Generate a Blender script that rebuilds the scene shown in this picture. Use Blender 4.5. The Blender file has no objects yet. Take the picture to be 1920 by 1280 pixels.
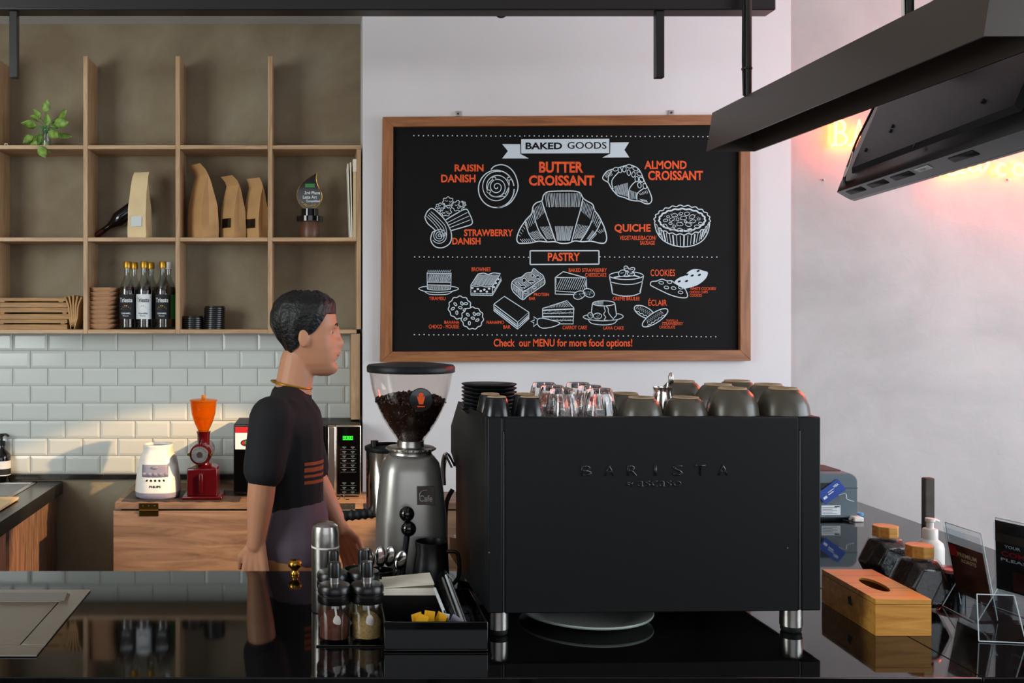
import bpy, bmesh, math, random
from mathutils import Vector, Matrix, Euler
random.seed(7)
C = bpy.context.scene.collection
PI = math.pi
# ---------------------------------------------------------------- camera, light, exposure
F, CX, CY, CZ, ZC = 1867.0, 600.0, 585.0, 1.65, 0.95   # focal length in px, principal point, eye height, bar height
cam_d = bpy.data.cameras.new('camera'); cam = bpy.data.objects.new('camera', cam_d); C.objects.link(cam)
cam.location = (0, 0, CZ); cam.rotation_euler = (PI/2, 0, 0)
cam_d.sensor_width = 36; cam_d.lens = 36*F/1920
cam_d.shift_x = (960-CX)/1920; cam_d.shift_y = (CY-640)/1920; cam_d.clip_start = .05
bpy.context.scene.camera = cam
vs = bpy.context.scene.view_settings
vs.view_transform = 'Standard'; vs.look = 'None'; vs.gamma = 1; vs.use_curve_mapping = False; vs.exposure = 0.0
w = bpy.data.worlds.new('world'); bpy.context.scene.world = w; w.use_nodes = True
w.node_tree.nodes['Background'].inputs[0].default_value = (.72, .86, 1, 1)
w.node_tree.nodes['Background'].inputs[1].default_value = .42
def area(name, loc, aim, sx, sy, power, col):
    l = bpy.data.lights.new(name, 'AREA'); l.shape = 'RECTANGLE'; l.size = sx; l.size_y = sy
    l.energy = power; l.color = col
    o = bpy.data.objects.new(name, l); C.objects.link(o); o.location = loc
    o.rotation_euler = (Vector(aim)-Vector(loc)).to_track_quat('-Z', 'Y').to_euler()
    return o
area('daylight_right', (4.98, 1.35, 1.95), (1.2, 4.0, 1.75), 4.2, 2.2, 195, (.82, .92, 1))
area('daylight_rear', (.6, -2.95, 2.1), (.5, 4, 1.9), 4.5, 2.0, 40, (.93, .96, 1))
area('daylight_left', (-3.15, 1.6, 2.1), (-.5, 4.4, 1.9), 2.6, 1.6, 145, (.90, .97, .97))
def spot(name, loc, aim, power, ang, blend, col, r=.04):
    l = bpy.data.lights.new(name, 'SPOT'); l.energy = power; l.spot_size = math.radians(ang); l.spot_blend = blend
    l.color = col; l.shadow_soft_size = r
    o = bpy.data.objects.new(name, l); C.objects.link(o); o.location = loc
    o.rotation_euler = (Vector(aim)-Vector(loc)).to_track_quat('-Z', 'Y').to_euler()
    return o
spot('warm_lamp', (1.5, 2.95, 2.19), (-1.1, 4.49, .36), 520, 25, .22, (1, .62, .30), .02)
# ---------------------------------------------------------------- helpers
def X(px, d): return (px-CX)/F*d
def Z(py, d): return CZ-(py-CY)/F*d
def lin(h):
    if not isinstance(h, str): return tuple(h)+(1,)
    r = [int(h[i:i+2], 16)/255 for i in (0, 2, 4)]
    return tuple(c/12.92 if c <= .04045 else ((c+.055)/1.055)**2.4 for c in r)+(1,)
def base_mat(name):
    m = bpy.data.materials.new(name); m.use_nodes = True
    return m, m.node_tree, m.node_tree.nodes['Principled BSDF']
def mat(name, col, rough=.5, metal=0, trans=0, emit=None, es=0, spec=.5, noise=None, bump=None, coat=0, ior=1.45):
    m, nt, b = base_mat(name); N = nt.nodes; L = nt.links
    b.inputs['Base Color'].default_value = lin(col); b.inputs['Roughness'].default_value = rough
    b.inputs['Metallic'].default_value = metal; b.inputs['Transmission Weight'].default_value = trans
    b.inputs['Specular IOR Level'].default_value = spec; b.inputs['Coat Weight'].default_value = coat
    b.inputs['IOR'].default_value = ior
    if emit: b.inputs['Emission Color'].default_value = lin(emit); b.inputs['Emission Strength'].default_value = es
    tc = N.new('ShaderNodeTexCoord')
    if noise:
        t = N.new('ShaderNodeTexNoise'); t.inputs['Scale'].default_value = noise[0]; t.inputs['Detail'].default_value = 6
        L.new(tc.outputs['Object'], t.inputs['Vector'])
        r = N.new('ShaderNodeValToRGB'); c = lin(col); a = noise[1]
        r.color_ramp.elements[0].position = .3; r.color_ramp.elements[1].position = .7
        r.color_ramp.elements[0].color = (c[0]*(1-a), c[1]*(1-a), c[2]*(1-a), 1)
        r.color_ramp.elements[1].color = (min(1, c[0]*(1+a)), min(1, c[1]*(1+a)), min(1, c[2]*(1+a)), 1)
        L.new(t.outputs['Fac'], r.inputs['Fac']); L.new(r.outputs['Color'], b.inputs['Base Color'])
    if bump:
        t = N.new('ShaderNodeTexNoise'); t.inputs['Scale'].default_value = bump[0]; t.inputs['Detail'].default_value = 5
        L.new(tc.outputs['Object'], t.inputs['Vector'])
        u = N.new('ShaderNodeBump'); u.inputs['Strength'].default_value = bump[1]; u.inputs['Distance'].default_value = .01
        L.new(t.outputs['Fac'], u.inputs['Height']); L.new(u.outputs['Normal'], b.inputs['Normal'])
    return m
def wood(name, c1, c2, axis='X', sc=9, rough=.5, stretch=14, coat=0):
    m, nt, b = base_mat(name); N = nt.nodes; L = nt.links
    tc = N.new('ShaderNodeTexCoord'); mp = N.new('ShaderNodeMapping')
    s = [stretch, stretch, stretch]; s['XYZ'.index(axis)] = 1
    mp.inputs['Scale'].default_value = s
    L.new(tc.outputs['Object'], mp.inputs['Vector'])
    t = N.new('ShaderNodeTexNoise'); t.inputs['Scale'].default_value = sc*.35; t.inputs['Detail'].default_value = 8
    t.inputs['Distortion'].default_value = 1.2; t.inputs['Roughness'].default_value = .62
    L.new(mp.outputs['Vector'], t.inputs['Vector'])
    r = N.new('ShaderNodeValToRGB'); r.color_ramp.elements[0].position = .34; r.color_ramp.elements[1].position = .66
    r.color_ramp.elements[0].color = lin(c1); r.color_ramp.elements[1].color = lin(c2)
    L.new(t.outputs['Fac'], r.inputs['Fac']); L.new(r.outputs['Color'], b.inputs['Base Color'])
    u = N.new('ShaderNodeBump'); u.inputs['Strength'].default_value = .12; u.inputs['Distance'].default_value = .002
    L.new(t.outputs['Fac'], u.inputs['Height']); L.new(u.outputs['Normal'], b.inputs['Normal'])
    b.inputs['Roughness'].default_value = rough; b.inputs['Coat Weight'].default_value = coat
    return m
def concrete(name, c1, c2, c3, sc=1.6, bstr=.35, rough=.8):
    m, nt, b = base_mat(name); N = nt.nodes; L = nt.links
    tc = N.new('ShaderNodeTexCoord')
    t = N.new('ShaderNodeTexNoise'); t.inputs['Scale'].default_value = sc; t.inputs['Detail'].default_value = 9; t.inputs['Roughness'].default_value = .6
    t.inputs['Distortion'].default_value = .4
    L.new(tc.outputs['Object'], t.inputs['Vector'])
    r = N.new('ShaderNodeValToRGB'); e = r.color_ramp.elements
    e[0].position = .36; e[0].color = lin(c1); e[1].position = .66; e[1].color = lin(c3)
    k = e.new(.5); k.color = lin(c2)
    L.new(t.outputs['Fac'], r.inputs['Fac']); L.new(r.outputs['Color'], b.inputs['Base Color'])
    t2 = N.new('ShaderNodeTexNoise'); t2.inputs['Scale'].default_value = 14; t2.inputs['Detail'].default_value = 8; t2.inputs['Distortion'].default_value = .8
    L.new(tc.outputs['Object'], t2.inputs['Vector'])
    u = N.new('ShaderNodeBump'); u.inputs['Strength'].default_value = bstr; u.inputs['Distance'].default_value = .01
    L.new(t2.outputs['Fac'], u.inputs['Height']); L.new(u.outputs['Normal'], b.inputs['Normal'])
    b.inputs['Roughness'].default_value = rough
    return m
def thin(name, tint='ffffff', ior=1.45, rough=.02, gain=1.0):          # thin clear glass or acrylic
    m = bpy.data.materials.new(name); m.use_nodes = True; nt = m.node_tree; nt.nodes.clear(); N = nt.nodes; L = nt.links
    o = N.new('ShaderNodeOutputMaterial'); mx = N.new('ShaderNodeMixShader'); tr = N.new('ShaderNodeBsdfTransparent')
    g = N.new('ShaderNodeBsdfGlossy'); lw = N.new('ShaderNodeLayerWeight'); pw = N.new('ShaderNodeMath'); ml = N.new('ShaderNodeMath')
    lw.inputs['Blend'].default_value = .5; pw.operation = 'POWER'; pw.inputs[1].default_value = 4.0
    ml.operation = 'MULTIPLY_ADD'; ml.inputs[1].default_value = .8*gain; ml.inputs[2].default_value = .045*gain; ml.use_clamp = True
    tr.inputs[0].default_value = lin(tint); g.inputs['Roughness'].default_value = rough; L.new(lw.outputs['Facing'], pw.inputs[0])
    L.new(pw.outputs[0], ml.inputs[0]); L.new(ml.outputs[0], mx.inputs[0]); L.new(tr.outputs[0], mx.inputs[1]); L.new(g.outputs[0], mx.inputs[2]); L.new(mx.outputs[0], o.inputs[0])
    return m
class MB:
    def __init__(s): s.v = []; s.f = []; s.M = None
    def add(s, vs, fs):
        n = len(s.v)
        for p in vs:
            p = Vector(p)
            s.v.append(s.M @ p if s.M is not None else p)
        for f in fs: s.f.append([i+n for i in f])
        return s
    def box(s, x0, x1, y0, y1, z0, z1):
        v = [(x, y, z) for z in (z0, z1) for y in (y0, y1) for x in (x0, x1)]
        return s.add(v, [(0, 2, 3, 1), (4, 5, 7, 6), (0, 1, 5, 4), (2, 6, 7, 3), (0, 4, 6, 2), (1, 3, 7, 5)])
    def loft(s, rings, cap=True, closed=True):
        n = len(rings[0]); v = [p for r in rings for p in r]; f = []
        for i in range(len(rings)-1):
            for j in range(n if closed else n-1):
                k = (j+1) % n
                f.append((i*n+j, i*n+k, (i+1)*n+k, (i+1)*n+j))
        if cap: f.append(tuple(range(n-1, -1, -1))); f.append(tuple((len(rings)-1)*n+j for j in range(n)))
        return s.add(v, f)
    def lathe(s, prof, c=(0, 0, 0), n=32, axis='Z', cap=True, e=2, sx=1, sy=1, a0=0):
        rings = []
        for r, z in prof:
            ring = []
            for j in range(n):
                a = 2*PI*j/n+a0; ca, sa = math.cos(a), math.sin(a)
                if e != 2: ca = math.copysign(abs(ca)**(2/e), ca); sa = math.copysign(abs(sa)**(2/e), sa)
                p = (r*ca*sx, r*sa*sy, z)
                if axis == 'X': p = (z, p[0], p[1])
                if axis == 'Y': p = (p[0], z, p[1])
                ring.append((p[0]+c[0], p[1]+c[1], p[2]+c[2]))
            rings.append(ring)
        return s.loft(rings, cap)
    def tube(s, pts, r, n=10, cap=True, flat=1.0):
        pts = [Vector(p) for p in pts]; rs = r if isinstance(r, (list, tuple)) else [r]*len(pts)
        rings = []; up = Vector((0, 0, 1)); t0 = (pts[1]-pts[0]).normalized()
        if abs(t0.dot(up)) > .9: up = Vector((0, 1, 0))
        for i, p in enumerate(pts):
            t = (pts[min(i+1, len(pts)-1)]-pts[max(i-1, 0)]).normalized()
            a = t.cross(up).normalized(); b = a.cross(t).normalized(); up = b
            rings.append([p+a*math.cos(2*PI*j/n)*rs[i]+b*math.sin(2*PI*j/n)*rs[i]*flat for j in range(n)])
        return s.loft(rings, cap)
    def prism(s, poly, a, b, axis='Y'):
        def q(p, t): return {'Y': (p[0], t, p[1]), 'X': (t, p[0], p[1]), 'Z': (p[0], p[1], t)}[axis]
        n = len(poly)
        return s.add([q(p, a) for p in poly]+[q(p, b) for p in poly],
                     [tuple(range(n)), tuple(range(2*n-1, n-1, -1))]+[(i, (i+1) % n, (i+1) % n+n, i+n) for i in range(n)])
    def ball(s, c, r, sc=(1, 1, 1), n=16, m=10):
        prof = [(max(1e-4, math.sin(PI*i/m)), -math.cos(PI*i/m)) for i in range(m+1)]
        rings = [[(c[0]+r*sc[0]*a*math.cos(2*PI*j/n), c[1]+r*sc[1]*a*math.sin(2*PI*j/n), c[2]+r*sc[2]*z) for j in range(n)] for a, z in prof]
        return s.loft(rings)
    def cap(s, p0, r0, p1, r1, k=(1, 1, 1), n=16):     # tapered capsule
        p0, p1 = Vector(p0), Vector(p1); t = (p1-p0); L = t.length; t.normalize()
        up = Vector((0, 1, 0)) if abs(t.y) < .9 else Vector((1, 0, 0)); a = t.cross(up).normalized(); b = a.cross(t)
        rings = []
        for i in range(5): q = PI/2*(i/4); rings.append((-math.cos(q)*r0, max(1e-4, math.sin(q)*r0)))
        for i in range(5): q = PI/2*(i/4); rings.append((L+math.sin(q)*r1, max(1e-4, math.cos(q)*r1)))
        out = []
        for h, r in rings:
            cc = p0+t*h; ring = []
            for j in range(n):
                o = a*math.cos(2*PI*j/n)*r+b*math.sin(2*PI*j/n)*r
                ring.append(cc+Vector((o.x*k[0], o.y*k[1], o.z*k[2])))
            out.append(ring)
        return s.loft(out)
    def build(s, name, m, parent=None, bevel=0, ang=38, w=False, seg=2):
        me = bpy.data.meshes.new(name)
        off = Vector((0, 0, 0))
        if w and parent:
            q = parent
            while q: off += Vector(q.location); q = q.parent
        me.from_pydata([tuple(Vector(p)-off) for p in s.v], [], s.f); me.update()
        bm = bmesh.new(); bm.from_mesh(me); bmesh.ops.recalc_face_normals(bm, faces=bm.faces); bm.to_mesh(me); bm.free()
        me.polygons.foreach_set('use_smooth', [True]*len(me.polygons)); me.set_sharp_from_angle(angle=math.radians(ang))
        if m: me.materials.append(m)
        o = bpy.data.objects.new(name, me); C.objects.link(o)
        if parent: o.parent = parent
        if bevel:
            md = o.modifiers.new('bevel', 'BEVEL'); md.width = bevel; md.segments = seg; md.limit_method = 'ANGLE'; md.angle_limit = math.radians(40)
        return o
def tag(o, label, cat, group=None, kind=None):
    if label: o['label'] = label
    if cat: o['category'] = cat
    if group: o['group'] = group
    if kind: o['kind'] = kind
    return o
def thing(name, label, cat, loc=(0, 0, 0), rot=0, group=None):
    o = bpy.data.objects.new(name, None); C.objects.link(o); o.location = loc; o.empty_display_size = .05
    o.rotation_euler = rot if isinstance(rot, tuple) else (0, 0, rot)
    return tag(o, label, cat, group)
def struct(o): o['kind'] = 'structure'; return o
def plabel(o, l): o['label'] = l; return o
def dup(root, loc, rot=None, label=None, scale=None):
    def cp(o, par):
        c = o.copy(); C.objects.link(c); c.parent = par
        for ch in o.children: cp(ch, c)
        return c
    r = cp(root, None); r.location = loc
    if rot is not None: r.rotation_euler = rot if isinstance(rot, tuple) else (0, 0, rot)
    if scale is not None: r.scale = scale if isinstance(scale, tuple) else (scale,)*3
    if label: r['label'] = label
    return r
_tc = {}
def text2d(s, bold=0, space=1.0):
    key = (s, bold, space)
    if key in _tc: return _tc[key]
    cu = bpy.data.curves.new('t', 'FONT'); cu.body = s; cu.size = 1; cu.offset = bold; cu.space_character = space
    cu.resolution_u = 3
    ob = bpy.data.objects.new('t', cu); C.objects.link(ob)
    dg = bpy.context.evaluated_depsgraph_get(); dg.update()
    me = bpy.data.meshes.new_from_object(ob.evaluated_get(dg))
    v = [(p.co.x, p.co.y) for p in me.vertices]; f = [tuple(p.vertices) for p in me.polygons]
    bpy.data.objects.remove(ob); bpy.data.curves.remove(cu); bpy.data.meshes.remove(me)
    _tc[key] = (v, f); return v, f
def put_text(mb, s, x0, x1, z0, z1, fn, bold=0, space=1.0):   # fit text in a box, fn maps (x, z) to a point
    v, f = text2d(s, bold, space)
    a, b = min(p[0] for p in v), max(p[0] for p in v); c, d = min(p[1] for p in v), max(p[1] for p in v)
    mb.add([fn(x0+(p[0]-a)/(b-a)*(x1-x0), z0+(p[1]-c)/(d-c)*(z1-z0)) for p in v], f)
def catmull(pts, k=6, closed=False):
    n = len(pts); out = []
    for i in range(n if closed else n-1):
        g = lambda j: pts[j % n] if closed else pts[max(0, min(n-1, j))]
        p0, p1, p2, p3 = g(i-1), g(i), g(i+1), g(i+2)
        for t in range(k):
            t /= k
            out.append(tuple(.5*(2*b+(c-a)*t+(2*a-5*b+4*c-d)*t*t+(3*b-a-3*c+d)*t**3) for a, b, c, d in zip(p0, p1, p2, p3)))
    if not closed: out.append(tuple(pts[-1]))
    return out
# ---------------------------------------------------------------- materials
M = dict(
 white_wall=mat('white_plaster', 'd9d6d6', .7, noise=(2.5, .03), bump=(30, .05)),
 conc=concrete('brown_grey_concrete', '766650', '857760', '928974', 1.7, .5),
 conc2=concrete('pale_grey_concrete', 'a9a6a4', 'b5b2b0', 'c0bdba', 1.3, .15),
 floor=mat('dark_floor', '3a3634', .5, noise=(3, .15)),
 ceil=mat('ceiling_paint', 'd0cfce', .8),
 tile=mat('glazed_tile', 'c6cac4', .16, noise=(2, .03)),
 grout=mat('grout', 'aaa79e', .9),
 shelf=wood('pale_oak', '9c7a58', 'c4a17a', 'X', 9),
 shelfz=wood('pale_oak_upright', '9c7a58', 'c4a17a', 'Z', 9),
 cab=wood('brown_oak', '6b4f3c', '9a7a60', 'X', 7, stretch=9),
 door=wood('striped_oak_door', '5f4434', '9b7860', 'Z', 16, stretch=10),
 frame=wood('orange_oak', '7d4a25', 'a2683a', 'X', 9, .45),
 framez=wood('orange_oak_upright', '7d4a25', 'a2683a', 'Z', 9, .45),
 eye=mat('eye_white', 'a09890', .3),
 stone=mat('polished_black_stone', '0a0909', .045, spec=.45, noise=(60, .4)),
 stone2=mat('dark_worktop_stone', '1c1b19', .25, noise=(20, .3)),
 chalk=mat('chalkboard', '141313', .6, spec=.12, noise=(3, .18)),
 orange=mat('orange_paint', 'e8551f', .7, noise=(60, .2)),
 chalkw=mat('white_paint_marker', 'ccd8de', .7),
 blackm=mat('matte_black_steel', '0f1113', .45, spec=.28),
 blackp=mat('black_plastic', '0b0b0c', .3),
 blackg=mat('gloss_black', '060607', .08, coat=.3),
 beam=mat('black_powder_coat', '1d1b1a', .38), chan=mat('brown_black_steel', '453d37', .4),
 backing=thin('faint_acrylic', 'fbfbfb', gain=.12),
 steel=mat('brushed_steel', 'b4b0aa', .3, 1, bump=(60, .05)),
 chrome=mat('chrome', 'd8d6d4', .1, 1),
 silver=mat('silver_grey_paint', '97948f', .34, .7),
 glass=thin('clear_glass', 'f4f6f6'),
 glassh=thin('hopper_plastic', 'fbf8f6', gain=.7), glass2=thin('thick_jar_glass', 'f4f4f4', gain=.8),
 acryl=thin('clear_acrylic', 'f2f5f6', gain=.45),
 amber=mat('amber_plastic', 'f08a10', .1, trans=.85, ior=1.2),
 grounds=mat('ground_coffee', '1d120c', .55, spec=.3, noise=(90, .5), bump=(60, .8)),
 bean=mat('roasted_beans', '26140c', .35, noise=(80, .5)),
 kraft=mat('kraft_paper', 'b98f5e', .75, noise=(9, .15), bump=(14, .5)),
 kraftl=mat('pale_kraft_paper', 'd9c195', .75, noise=(9, .08), bump=(14, .4)),
 window=thin('bag_window', '8a7a6c', gain=2),
 cupg=mat('taupe_stoneware', '4f4a3f', .3, noise=(8, .1)),
 cupr=mat('bare_clay_ring', 'a38a6a', .8),
 cupb=mat('black_stoneware', '16191b', .22),
 skin=mat('skin', 'b98262', .5),
 hair=mat('black_hair', '0b0a0a', .45, bump=(90, .5)),
 print=mat('faded_orange_print', '93431f', .8),
 shirt=mat('black_jersey', '0e0d11', .85),
 apron=mat('aubergine_apron', '574b55', .85),
 trous=mat('tan_trousers', '9a6a3c', .85),
 paper=mat('paper', 'f0e8d6', .8), white=mat('white_plastic', 'e6e1d8', .35),
 red=mat('oxblood_enamel', '45060c', .18, coat=.5),
 brass=mat('brass', 'b8893a', .22, 1),
 edge=mat('acrylic_edge_glint', 'c4d2d2', .2),  # pale tone paints in the light clear acrylic gathers at its edges
 leaf=mat('variegated_leaf', '74923c', .5, noise=(60, .45)),
 lav=mat('lavender_grey_plastic', '8d8796', .4),
 amberw=wood('honey_wood', 'b07328', 'dda24c', 'X', 8, .4),
 traw=wood('acacia', '7d5238', 'd2a37c', 'X', 8, .5),
 bamboo=wood('board_wood', '7d5428', 'b98a4a', 'X', 8, .5),
 darkw=mat('dark_brown_wood', '3c322c', .6, noise=(30, .2)),
 clay=mat('terracotta_wood', '5e3b29', .4),
 gold=mat('gold', 'b98a2e', .35, .8),
 grey=mat('grey_plastic', '55636b', .4), blue=mat('blue_card', '103f93', .4),
 label=mat('white_label', 'd5dadb', .6), ink=mat('black_ink', '14171c', .7),
 reds=mat('red_print', 'b01820', .5), green=mat('green_print', '2c8038', .5), yellow=mat('yellow_packet', 'e0a516', .5),
 plate=mat('pale_green_stoneware', '9aa69c', .3), rubber=mat('rubber', '0c0c0d', .6),
 sugar=mat('light_sugar', 'a98b54', .8, noise=(220, .3)), choc=mat('brown_powder', '5a2b17', .85, noise=(120, .3)),
 screen=mat('dark_screen', '050506', .06), brown=mat('brown_flyer', '4a2a20', .35, noise=(18, .5)),
)
M['led'] = mat('green_display', '20ff20', .5, emit='30ff38', es=2.2)
M['neon'] = mat('neon_tube', 'ff5a20', .3, emit=(1, .058, .006), es=125)
# ---------------------------------------------------------------- the setting
XW0, XW1 = X(680, 4.28), X(1483, 4.28)
def S(name, m, *bx, bevel=0):
    mb = MB()
    for b in bx: mb.box(*b)
    return struct(mb.build(name, m, bevel=bevel))
S('floor', M['floor'], (-3.4, 5.2, -3.2, 5, -.1, 0))
S('ceiling', M['ceil'], (-3.4, 5.2, -3.2, 5, 3.25, 3.35))
S('wall_back', M['conc'], (-3.4, XW0, 4.497, 4.7, 0, 3.25))
S('wall_back_white', M['white_wall'], (XW0, XW1, 4.28, 4.7, 0, 3.25))
S('wall_back_grey', M['conc2'], (XW1, 5.2, 4.30, 4.7, 0, 3.25))
S('wall_left', M['conc'], (-3.4, -3.2, -3.2, 4.497, 0, 3.25))
S('wall_right', M['white_wall'], (5.0, 5.2, -3.2, -.9, 0, 3.25), (5.0, 5.2, 3.6, 4.3, 0, 3.25), (5.0, 5.2, -.9, 3.6, 0, .7), (5.0, 5.2, -.9, 3.6, 3.05, 3.25))
S('wall_rear', M['white_wall'], (-3.2, -1.8, -3.2, -3.0, 0, 3.25), (3.0, 5.0, -3.2, -3.0, 0, 3.25), (-1.8, 3.0, -3.2, -3.0, 0, .9), (-1.8, 3.0, -3.2, -3.0, 3.05, 3.25))
zs = Z(31, 4.38)
S('trim_1', M['ceil'], (-3.2, XW0-.001, 4.38, 4.496, zs, 3.249))
# subway tiles: real bevelled tiles on a grout bed
tw, th = 65.4/415, 32.7/415
ztop, zbot = Z(625, 4.497), Z(888, 4.497)
mb = MB(); yb, yf = 4.496, 4.484; r = 0
zt = Z(657.3, 4.497)+th
while zt > zbot+.02:
    z1 = min(zt, ztop+.02); z0 = max(zt-th, zbot)
    off = X(25, 4.497)+(tw/2 if r % 2 else 0)
    x = off-16*tw
    while x < XW0-.02:
        a, b = max(x, -3.19)+.0012, min(x+tw, XW0-.002)-.0012; g = .011
        if b-a > .01:
            p, q = z0+.0012, z1-.0012
            v = [(a, yb, p), (b, yb, p), (b, yb, q), (a, yb, q), (a, yf+.0035, p), (b, yf+.0035, p), (b, yf+.0035, q), (a, yf+.0035, q),
                 (a+g, yf, p+g), (b-g, yf, p+g), (b-g, yf, q-g), (a+g, yf, q-g)]
            mb.add(v, [(0, 1, 5, 4), (1, 2, 6, 5), (2, 3, 7, 6), (3, 0, 4, 7), (4, 5, 9, 8), (5, 6, 10, 9), (6, 7, 11, 10), (7, 4, 8, 11), (8, 9, 10, 11)])
        x += tw
    zt -= th; r += 1
o = struct(mb.build('wall_back_tiles', M['tile'], ang=5)); o['label'] = 'white bevelled subway tiles between shelf and worktop'
S('trim_2', M['grout'], (-3.19, XW0-.001, 4.4925, 4.4965, zbot, ztop))
S('trim_3', M['stone2'], (-3.19, X(437, 4.45), 4.478, 4.4965, zbot-.022, zbot-.001))
# ---------------------------------------------------------------- overhead steel
zr = Z(18.5, 3.45)
t = thing('ceiling_rail', 'long black steel rail running across under the ceiling', 'rail', (0, 3.5, zr))
MB().box(-2.6, X(1455, 3.45), 3.45, 3.53, zr, zr+.09).build('rail_beam', M['beam'], t, .004, w=True)
for px0, px1 in ((17, 32), (1230, 1246)):
    MB().box(X(px0, 3.46), X(px1, 3.46), 3.46, 3.488, Z(145, 3.46), zr).build('drop_stub', M['beam'], t, .002, w=True)
for xx in (-1.6, .5):
    MB().box(xx-.02, xx+.02, 3.47, 3.51, zr+.09, 3.25).build('hanger', M['beam'], t, w=True)
t = thing('spotlight', 'small black round ceiling spotlight peeking below the black rail', 'spotlight', (X(940, 3.56), 3.56, Z(22, 3.56)))
MB().ball((0, 0, .003), .026, n=20).build('lamp_head', M['blackg'], t)
MB().tube([(-.022, .004, .012), (-.02, .004, .06), (0, .004, .2), (0, .004, 3.25-Z(22, 3.56))], .006).build('stem', M['white'], t)
# hanging light channel: inverted trough, splayed sides
d0, d1 = 3.7, 2.153
zb = Z(284, d0); xl, xr = X(1324, d0), X(1416, d0); hh = 72.5/F*d0; fl = 11.5/F*d0; ztp = zb+hh
t = thing('light_channel', 'big black trough shaped light channel hanging over the bar end', 'light', (xl, d0, zb))
def ch(x0, x1, z0, z1, ins): return [(x0, z0), (x0+fl, z1), (x1-fl, z1), (x1, z0), (x1-ins, z0), (x1-fl-ins, z1-ins), (x0+fl+ins, z1-ins), (x0+ins, z0)]
mb = MB(); mb.prism(ch(xl, xr, zb, ztp, .006), d1+.004, d0-.004); mb.build('housing', M['chan'], t, w=True, ang=20)
for y in (d0-.004, d1):
    MB().prism([(xl, zb), (xl+fl, ztp), (xr-fl, ztp), (xr, zb)], y, y+.004).build('end_cap', M['chan'], t, w=True)
for px, dd, zt in ((1402, 3.41, 3.25), (1703, 2.50, 3.25)):
    xx = X(px, dd)
    MB().lathe([(.013, ztp), (.013, zt)], (xx, dd, 0), 16).build('suspension_rod', M['beam'], t, w=True)
    MB().tube([(xx-.016, dd-.006, ztp), (xx-.019, dd-.006, ztp+.12), (xx-.015, dd-.006, zt-.1), (xx-.015, dd-.006, zt)], .004).build('cable', M['blackp'] if px < 1500 else M['white'], t, w=True)
    for k in (.09, .45): MB().lathe([(.018, ztp+k), (.018, ztp+k+.006)], (xx-.003, dd, 0), 16).build('cable_tie', M['blackp'], t, w=True)
# television seen from behind, tilted down
U = Vector((-.155, -.988, 0)).normalized(); N0 = Vector((-.988, .155, 0)).normalized(); tl = math.radians(22)
Wv = Vector((0, 0, math.cos(tl)))-N0*math.sin(tl); Nv = N0*math.cos(tl)+Vector((0, 0, math.sin(tl)))
o3 = Vector((X(1596, 3.4), 3.4, Z(375, 3.4)))
t = thing('television', 'black flat television seen from behind and below, beside the light channel', 'television', o3)
t.rotation_euler = Matrix((U, -Nv, Wv)).transposed().to_euler()      # local x along the bottom, y away from its back, z up
LT, HT = 1.26, .70
MB().box(0, LT, 0, .012, 0, HT).build('screen', M['screen'], t, .002)
def rect(x0, x1, y, z0, z1): return [(x0, y, z0), (x1, y, z0), (x1, y, z1), (x0, y, z1)]
MB().loft([rect(0, LT, 0, 0, HT), rect(.004, LT-.004, -.02, .001, HT-.004), rect(.012, LT-.012, -.056, .006, HT-.05), rect(.03, LT-.03, -.062, .03, HT-.09)]).build('rear_cover', M['blackp'], t, ang=20)
MB().loft([rect(.10, LT-.10, -.055, .05, .40), rect(.13, LT-.13, -.075, .07, .36)]).build('rear_bulge', M['blackm'], t, ang=20)
for a in (.07, .25, .43, .8):
    mb = MB()
    mb.add([(a, -.046, .0036), (a+.13, -.046, .0036), (a+.13, -.026, .0008), (a, -.026, .0008)], [(0, 1, 2, 3)])
    q_ = mb.build('speaker_grille', M['rubber'], t); q_.modifiers.new('s', 'SOLIDIFY').thickness = .0012; q_.modifiers['s'].offset = 0
mb = MB(); mb.box(.42, .47, -.085, -.074, .13, .5); mb.box(.78, .83, -.085, -.074, .13, .5); mb.box(.40, .85, -.09, -.08, .28, .36)
mb.tube([(.36, -.079, .15), (.45, -.08, .21), (.55, -.081, .225), (.66, -.081, .2)], .012, flat=.5)
mb.build('wall_mount_bracket', M['beam'], t, .002)
MB().box(.56, .66, -.13, -.08, .29, .35).build('mount_arm', M['beam'], t, .003)
for a, b in ((.2, .12), (.36, .17), (.62, .06), (.95, .12), (.36, .155)):
    MB().lathe([(.006, 0), (.006, -.004)], (a, -.0755, b), 10, 'Y').build('screw', M['rubber'], t)
q = MB().box(.60, .68, -.046, -.030, .0008, .004).build('sticker', M['label'], t)
mb = MB(); put_text(mb, 'K26', .625, .655, -.042, -.034, lambda a, b: (a, b, .0005)); mb.build('sticker_lettering', M['ink'], q)
MB().box(.27, .36, -.0765, -.0745, .30, .35).build('rating_plate', M['silver'], t)
MB().tube(catmull([(.07, -.07, .5), (.075, -.072, .3), (.06, -.075, .18), (.09, -.08, .12), (.08, -.072, .05), (.08, -.058, .02)]), .004).build('power_cord', M['blackp'], t)
MB().tube(catmull([(.075, -.08, .13), (.11, -.085, .12), (.13, -.085, .07), (.11, -.08, .04), (.085, -.078, .08)], closed=False), .0022).build('cable_tie', M['white'], t)
# arm of the television runs up to the ceiling
pc = o3+U*.61-Nv*(-.2)*1+Wv*.32
MB().tube([tuple(pc), (pc.x, pc.y, 3.25)], .02, 16).build('ceiling_pole', M['beam'], t)
c_ = t.children[-1]; c_.matrix_parent_inverse = t.matrix_basis.inverted()
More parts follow.
